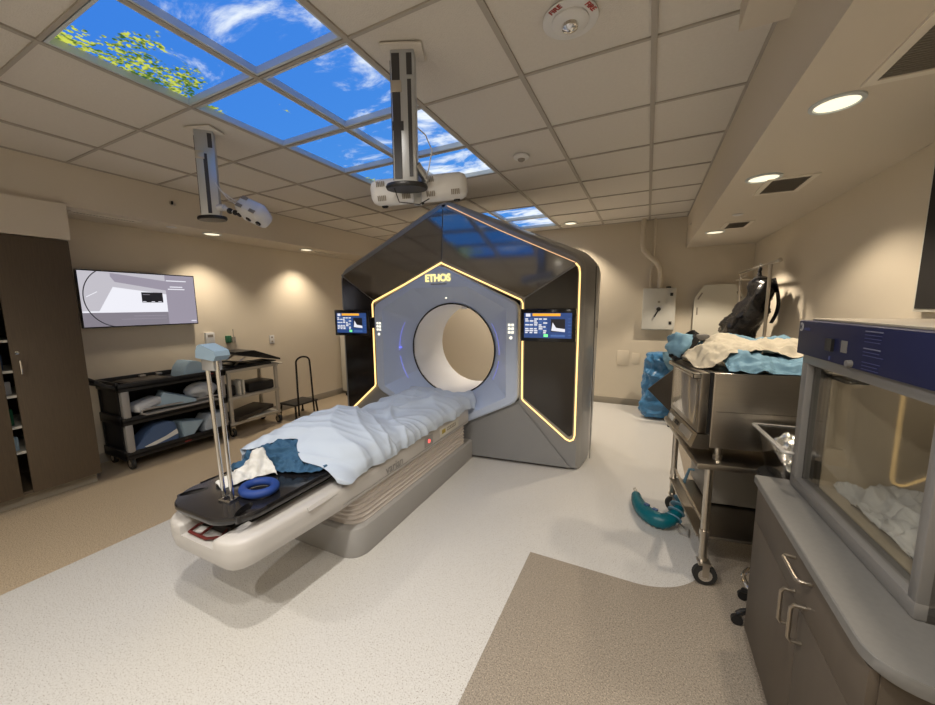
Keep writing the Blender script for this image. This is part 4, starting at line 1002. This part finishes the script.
# oven
OA = R(11)
ov = thing('tabletop_oven', 'stainless tabletop oven with glass door on the left end, standing on the steel table', 'oven', (.292, 2.165, .70), OA)
b = B(); b.bx(.03, .80, 0, .50, .075, .47, .006); obj('body', b, steel, ov)
for x, y in ((.09, .05), (.72, .05), (.09, .44), (.72, .44)):
    b = B(); b.lathe([(.022, 0), (.022, .02), (.016, .025), (.016, .076)], (x, y, .001), 16); obj('foot', b, steel, ov)
b = B(); b.bx(-.03, .012, 0.0, .50, .15, .468, .005); dr_ = obj('door', b, steel_d, ov)
b = B(); b.bx(-.033, -.029, .045, .455, .185, .425, .001); obj('door_glass', b, oven_gl, dr_)
b = B(); b.bx(.012, .030, .01, .49, .13, .47); obj('door_gasket', b, black_pl, ov)
b = B(); b.cyl((-.052, .03, .450), (-.052, .47, .450), .012, 12, m=chrome_w); b.box((-.045, .02, .450), (.04, .04, .026), 0, .004, m=black_pl); b.box((-.042, .48, .450), (.03, .04, .026), 0, .004, m=black_pl); obj('door_handle', b, None, dr_)
b = B(); b.prism([(-.028, 0, .145), (-.052, 0, .075), (-.052, 0, .066), (.03, 0, .066), (.03, 0, .145)], (0, .50, 0)); cp = obj('control_panel', b, steel, ov)
def onp(y, s, off=0): # point on inclined control face
    return Vector((-.028-.024*s-.946*off, y, .145-.07*s+.324*off))
b = B()
for y0, y1, s0, s1, m_ in ((.05, .24, .2, .8, oven_gl), (.28, .34, .35, .65, black_pl), (.38, .47, .3, .7, cream_pl)):
    b.loft([[onp(y0, s0, .001), onp(y1, s0, .001), onp(y1, s1, .001), onp(y0, s1, .001)], [onp(y0, s0, .004), onp(y1, s0, .004), onp(y1, s1, .004), onp(y0, s1, .004)]], m=m_)
obj('control_keys', b, None, cp)
b = B(); b.bx(.05, .79, -.002, .0, .268, .272); obj('body_crease', b, steel_d, ov)
# cloths on the oven (oven-local control points)
OM = Matrix.Translation((.292, 2.165, .70)) @ Matrix.Rotation(OA, 4, 'Z')
def lay(name, ctrl, m, lab, cat, amp, sc_, seed, nu=80, nv=60, fine=.4, th=.003):
    C = [[OM @ Vector(p) for p in row] for row in ctrl]
    b = B(); b.surf(cloth(C, amp, sc_, seed, (1, 1, 1), fine, 1.176), nu, nv); o = solid(obj(name, b, m, smooth=60), th); tag(o, lab, cat); return o
Z = .478
lay('light_blue_gown', [[(.10, .02, Z), (.10, .12, Z+.05), (.11, .26, Z+.06)], [(.17, -.01, Z), (.17, .10, Z+.08), (.18, .26, Z+.07)], [(.30, -.01, Z), (.30, .07, Z+.05), (.30, .26, Z+.06)], [(.5, -.015, Z), (.5, .07, Z+.06), (.5, .26, Z+.07)], [(.80, -.01, Z), (.80, .10, Z+.07), (.80, .26, Z+.08)]], gownl_m, 'light blue gown spread along the front edge of the oven top', 'gown', .03, 7, 2)
lay('blue_gown_pile', [[(.06, .40, Z), (.07, .46, Z+.05), (.08, .49, Z)], [(.12, .36, Z+.03), (.14, .46, Z+.13), (.16, .50, Z+.02)], [(.30, .34, Z+.06), (.32, .46, Z+.155), (.34, .50, Z+.04)], [(.5, .34, Z+.06), (.5, .46, Z+.13), (.5, .50, Z+.04)], [(.79, .34, Z+.06), (.79, .46, Z+.12), (.79, .50, Z+.04)]], gownl_m, 'crumpled blue gown pile at the back of the oven top', 'gown', .035, 8, 5)
lay('cream_gown', [[(-.02, .12, Z-.0), (-.03, .25, Z+.03), (-.02, .36, Z+.02), (.0, .45, Z)], [(.06, .07, Z+.02), (.05, .22, Z+.10), (.06, .34, Z+.12), (.08, .46, Z+.03)], [(.16, .09, Z+.085), (.16, .22, Z+.12), (.17, .34, Z+.15), (.18, .44, Z+.13)], [(.34, .11, Z+.09), (.34, .22, Z+.115), (.34, .32, Z+.13), (.34, .42, Z+.11)], [(.56, .06, Z+.075), (.56, .2, Z+.10), (.56, .31, Z+.12), (.56, .42, Z+.12)], [(.80, .04, Z+.08), (.80, .18, Z+.10), (.80, .30, Z+.13), (.80, .42, Z+.10)]], cream_c, 'rumpled cream gown lying across the oven top', 'gown', .03, 6.5, 11, 100, 70)
t = thing('manikin_head', 'blue capped head-shaped bundle with dark strap at the far left corner of the oven top', 'head shape', (.205, 2.62, 1.19), R(15))
b = B(); b.ell((-.01, 0, .07), (.085, .10, .075), nz=.030, seed=2, sc=9); obj('blue_cap', b, gownl_m, t, smooth=70)
b = B(); loops = []
for k in range(40):
    a = 2*PI*k/40; c_ = Vector((.098*math.cos(a)*.45+.03, .0, .07)); p = Vector((.012+.06*math.cos(a), .098*math.sin(a), .07+.082*math.cos(a)))
    n_ = Vector((.75, 0, -.6)); r_ = (p-Vector((0, 0, .07))).normalized()
    loops.append([p+n_*.018, p+n_*.018+r_*.006, p-n_*.018+r_*.006, p-n_*.018])
loops.append(loops[0]); b.loft(loops, False, False); obj('strap', b, black_pl, t, smooth=60)
b = B(); b.box((.085, -.05, .125), (.085, .05, .04), .2, .012); b.box((.13, -.07, .095), (.05, .05, .045), .5, .012); obj('buckle', b, mat('grey_buckle', (.13, .125, .12), .5), t)

# teal sleeve hanging to the floor
t = thing('teal_sleeve', 'curved teal vinyl sleeve lying on the floor beside the steel table leg', 'sleeve', (0, 0, 0))
path = [(-.01, 2.97, .045), (.005, 2.86, .045), (.04, 2.75, .05), (.10, 2.665, .055), (.17, 2.64, .06), (.235, 2.69, .09), (.275, 2.77, .14), (.30, 2.84, .20)]
b = B()
pp = [Vector(p) for p in path]; dense = []
for i in range(len(pp)-1):
    for k in range(6):
        g = lambda q: pp[max(0, min(len(pp)-1, q))]; dense.append(cr(g(i-1), g(i), g(i+1), g(i+2), k/6))
dense.append(pp[-1]); n = len(dense)
b.tube(dense, [.022+.028*math.sin(PI*min(1, (i/n)*1.1+.05))+(.005 if i % 2 else 0) for i in range(n)], 14); obj('sleeve_body', b, teal_m, t, smooth=60)
b = B(); b.tube([(-.01, 2.98, .05), (-.03, 3.03, .06), (-.015, 3.06, .06), (.0, 3.0, .05)], .004, 6, closed=True); obj('clip', b, chrome_w, t)
for k in range(2):
    b = B(); b.box((.065+.05*k, 2.73-.045*k, .105), (.035, .025, .015), -.6, .004); obj('buckle', b, foam_n, t)
for k in range(4):
    b = B(); q = Vector((.225+.018*k, 2.67+.035*k, .08+.03*k)); b.lathe([(.054, -.003), (.054, .003)], (0, 0, 0), 18); bmesh.ops.transform(b.bm, matrix=Matrix.Translation(q) @ Vector((.03, .07, .06)).to_track_quat('Z', 'Y').to_matrix().to_4x4(), verts=b.bm.verts); obj('band', b, gownl_m, t)
b = B(); b.tube([(.29, 2.82, .19), (.30, 2.90, .26), (.33, 2.95, .33), (.40, 2.90, .35)], .010, 8); obj('cord', b, gownl_m, t)
b = B(); b.tube([(.27, 2.62, .010), (.31, 2.60, .010), (.32, 2.68, .012), (.27, 2.74, .012), (.25, 2.68, .010)], .007, 8, closed=True)
o = obj('coiled_cable', b, greyp); tag(o, 'small grey cable loop on the floor under the steel table beside the teal sleeve', 'cable')

# ------------------------------------------------------------------ counter, base cabinet, incubator
ct = thing('base_cabinet', 'taupe laminate base cabinet with bar pulls under the grey counter', 'cabinet', (.468, 0, 0))
b = B(); b.bx(0, .73, .96, 1.82, .10, .765); obj('carcass', b, lam_m, ct)
b = B(); b.bx(.06, .72, .98, 1.80, 0, .10); obj('toe_kick', b, dark_in, ct)
def pull(p0, p1, parent, depth=.032):
    p0, p1 = Vector(p0), Vector(p1); d = (p1-p0).normalized()*.02; o_ = Vector((-depth, 0, 0))
    b = B(); b.tube([p0, p0+o_*.8, p0+o_+d*.5, p0+o_+d, p1+o_-d, p1+o_-d*.5, p1+o_*.8, p1], .0055, 10); obj('handle', b, metal_br, parent)
b = B(); b.bx(-.018, 0, .963, 1.817, .6145, .762, .001); dw = obj('drawer', b, lam_m, ct)
pull((-.018, 1.375, .735), (-.018, 1.25, .735), dw)
b = B(); b.bx(-.018, 0, 1.3135, 1.817, .105, .6135, .001); d1 = obj('door', b, lam_m, ct)
b = B(); b.bx(-.018, 0, .963, 1.311, .105, .6125, .001); d2 = obj('door', b, lam_m, ct)
pull((-.018, 1.355, .635), (-.018, 1.355, .52), d1)
pull((-.018, 1.272, .645), (-.018, 1.272, .53), d2)
b = B(); pts = rounded([(.44, 1.84), (.44, .93), (.60, .90), (1.2, .90), (1.2, 1.84)], [.008, .09, .04, 0, 0], 8)
b.loft([[(x+d*.5, y, z) for x, y in pts] for z, d in ((.767, .01), (.772, 0), (.797, 0), (.80, .006))], True, True)
o = obj('counter_top', b, ctop_m); tag(o, 'grey laminate counter top with rounded corner under the incubator', 'counter')
ic = thing('laboratory_incubator', 'bench incubator with dark blue control panel and glass door on the grey counter', 'incubator', (.597, 1.11, .80), R(2.5))
IL = .70
top_m = mat('incubator_top', (.36, .32, .26), .5)
dark_sh = mat('incubator_side', (.09, .085, .078), .5)
inc_back = mat('incubator_back_panel', (.10, .095, .085), .4)
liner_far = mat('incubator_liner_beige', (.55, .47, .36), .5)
b = B()
b.bx(.0, .58, 0, IL, .0, .02); b.bx(.0, .58, 0, IL, .53, .652, .003); b.bx(.56, .58, 0, IL, .02, .53); b.bx(0.0, .56, 0.0, .030, .0, .53); b.bx(.0, .56, IL-.05, IL-.002, .02, .53)
obj('body', b, dark_sh, ic)
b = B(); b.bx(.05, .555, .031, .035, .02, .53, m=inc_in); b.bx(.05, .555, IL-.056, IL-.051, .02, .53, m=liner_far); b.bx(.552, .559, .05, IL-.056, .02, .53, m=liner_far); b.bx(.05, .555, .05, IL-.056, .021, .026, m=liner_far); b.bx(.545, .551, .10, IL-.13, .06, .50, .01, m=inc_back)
b.mats.insert(0, inc_in) if False else None
obj('inner_liner', b, inc_in, ic)
b = B(); b.bx(.525, .545, .06, IL-.06, .20, .235, .003); obj('reflection_strip', b, liner_far, ic)  # pale strip stands in for a band reflected in the door glass
b = B(); fw = .045; fn_ = .030
b.bx(-.022, .028, 0, IL, .0, fw, .006); b.bx(-.022, .028, 0, IL, .535-fw, .535, .006); b.bx(-.022, .028, 0, fn_, fw-.006, .535-fw+.006, .006); b.bx(-.022, .028, IL-fw, IL, fw-.006, .535-fw+.006, .006)
dr_ = obj('door_frame', b, inc_grey, ic)
b = B(); b.bx(.0, .006, fn_-.005, IL-fw+.005, fw-.005, .54-fw); obj('door_glass', b, glass_m, dr_)
b = B(); b.bx(.02, .03, IL-fw-.03, IL-fw, fw, .535-fw); b.bx(.02, .03, fn_, fn_+.006, fw, .535-fw); obj('door_gasket', b, black_pl, dr_)
b = B(); b.box((.07, IL-.12, .45), (.06, .10, .012), 0, .003); obj('latch_arm', b, black_pl, ic)
b = B(); b.lathe([(.03, 0), (.03, -.012), (0, -.014)], (.30, .35, .528), 20); obj('added_lamp_disc', b, lamp_m, ic)  # glowing disc added to go with the fill light, not a known fitting
l_ = bpy.data.lights.new('added_fill_light', 'POINT'); l_.energy = .30; l_.color = (1, .86, .68); l_.shadow_soft_size = .03  # added point light that brightens the incubator interior
lo = bpy.data.objects.new('added_fill_light', l_); COL.objects.link(lo); lo.parent = ic; lo.location = (.30, .35, .47)
b = B(); b.bx(-.036, .02, -.03, IL+.018, .526, .652, .004); cp = obj('control_panel', b, inc_blue, ic)
def pb(y0, y1, z0, z1, m_, t_=.0015): b.bx(-.036-t_, -.035, y0-1.075, y1-1.075, z0-.80, z1-.80, m=m_)
b = B(); pb(1.52, 1.56, 1.362, 1.402, black_pl, .008); obj('rocker_switch', b, None, cp)
b = B(); pb(1.443, 1.475, 1.366, 1.402, inc_grey, .002); obj('display', b, None, cp)
b = B(); pb(1.534, 1.545, 1.333, 1.345, dull_print); obj('indicator', b, None, cp)
b = B(); b.lathe([(.011, 0), (.010, -.012), (0, -.013)], (-.036, 1.413-1.075, 1.339-.80), 16, axis='X'); obj('knob', b, inc_grey, cp)
emb_m = mat('emblem_white', (.45, .45, .48), .5)
b = B(); b.lathe([(.016, 0), (.016, -.001), (.012, -.0012), (0, -.0012)], (-.036, .693, .628), 24, m=emb_m, axis='X')
b.prism([(-.0385, .700, .637), (-.0385, .694, .637), (-.0385, .694, .619), (-.0385, .700, .619)], (-.0004, 0, 0), m=inc_blue)
b.prism([(-.0385, .693, .628), (-.0385, .682, .640), (-.0385, .687, .628), (-.0385, .682, .617)], (-.0004, 0, 0), m=inc_blue)
obj('emblem', b, None, cp)
b = B(); rnd = random.Random(5)
for k in range(12):
    zz = 1.437-k*.0095
    if k in (4, 8): continue
    hd = k in (0, 5)
    pb(1.270+rnd.random()*.02, 1.36, zz, zz+(.003 if hd else .0018), pale_print if hd else dull_print)
obj('printed_text', b, None, cp)
b = B()
for k in range(5): b.bx(-.0375, -.0365, .668-k*.010, .661-k*.010, .617, .629 if k % 2 else .626)
obj('maker_lettering', b, dull_print, cp)
b = B(); b.bx(.0, .57, -.03, IL+.01, .652, .660, .002, m=top_m); b.cyl((.30, .42, .66), (.30, .42, .672), .008, 10, m=chrome); obj('top_cover', b, None, ic)
b = B(); b.surf(cloth([[(.655, 1.16, .84), (.72, 1.17, .87), (.85, 1.17, .86), (1.08, 1.17, .832)], [(.655, 1.30, .85), (.72, 1.32, .90), (.85, 1.30, .89), (1.08, 1.3, .84)], [(.655, 1.5, .845), (.72, 1.5, .88), (.85, 1.5, .91), (1.08, 1.5, .84)], [(.655, 1.74, .832), (.72, 1.74, .85), (.85, 1.74, .86), (1.08, 1.74, .832)]], .035, 11, 3, (1, 1, 1), .4, .829), 60, 60)
o = solid(obj('crumpled_paper', b, paper_m, smooth=50), .001); tag(o, 'crumpled pale wrapping paper inside the incubator', 'paper')

# clear bin on rolling stool behind the counter end
t = thing('rolling_stool', 'chrome rolling stool with foot ring, mostly hidden behind the base cabinet', 'stool', (.615, 2.01, 0))
b = B(); b.cyl((0, 0, .08), (0, 0, .72), .022, 14); obj('column', b, chrome, t)
b = B(); b.tube([(.135*math.cos(2*PI*k/32), .135*math.sin(2*PI*k/32), .20) for k in range(32)], .011, 10, closed=True)
for k in range(3): b.cyl((0, 0, .2), (.135*math.cos(2.1*k), .135*math.sin(2.1*k), .2), .006, 8)
obj('foot_ring', b, chrome, t)
for k in range(5):
    a = 2*PI*k/5+.95; b = B(); b.tube([(0, 0, .10), (.15*math.cos(a), .15*math.sin(a), .065), (.17*math.cos(a), .17*math.sin(a), .05)], .014, 8); lg = obj('leg', b, black_pl, t)
    b = B(); b.lathe([(.024, -.01), (.024, .01)], (.17*math.cos(a), .17*math.sin(a), .024), 14, axis='Y'); obj('caster', b, black_pl, lg)
b = B(); b.lathe([(.0, .72), (.12, .72), (.125, .735), (.12, .75), (0, .752)], n=28); obj('seat', b, black_pl, t)
t = thing('clear_bin', 'clear plastic bin of foil wrappers between the steel table and the counter', 'bin', (.645, 1.99, .753), R(3))
b = B()
def rr4(hx, hy, z): return [(x, y, z) for x, y in rounded([(-hx, -hy), (hx, -hy), (hx, hy), (-hx, hy)], [.02]*4, 4)]
rim_m = mat('bin_rim', (.45, .44, .42), .15, trans=.3)
b.loft([rr4(.105, .12, 0), rr4(.130, .180, .18), rr4(.127, .177, .18), rr4(.102, .117, .004)], True, True); obj('tub', b, clear_m, t)
b = B(); b.loft([rr4(.130, .180, .172), rr4(.142, .192, .172), rr4(.142, .192, .180), rr4(.130, .180, .180)], False, False); b.tube(rr4(.142, .192, .176), .006, 8, closed=True); obj('rim', b, rim_m, t)
foil = mat('foil', (.75, .76, .74), .2, .9, bump=(30, .8, .01))
b = B(); b.surf(cloth([[(-.09, -.11, .06), (0, -.12, .10), (.09, -.11, .09)], [(-.10, 0, .10), (0, 0, .15), (.10, 0, .14)], [(-.10, .12, .12), (0, .13, .16), (.10, .12, .14)]], .025, 14, 3), 30, 30)
o = solid(obj('foil_wrappers', b, foil, smooth=40), .001); o.location = (.645, 1.99, .753); o.rotation_euler = (0, 0, R(3)); tag(o, 'crumpled silver foil wrappers inside the clear bin', 'wrappers')

# dark framed cabinet on the right wall at the picture edge
t = thing('wall_display_case', 'dark framed wall case at the right edge above the incubator', 'wall case', (XR, 2.0, 1.80))
b = B(); b.bx(-.03, 0, -.2, .58, -.33, .40, .003); obj('frame', b, cream_pl, t)
b = B(); b.bx(-.034, -.029, -.18, .56, -.315, .385); obj('panel', b, dark_in, t)
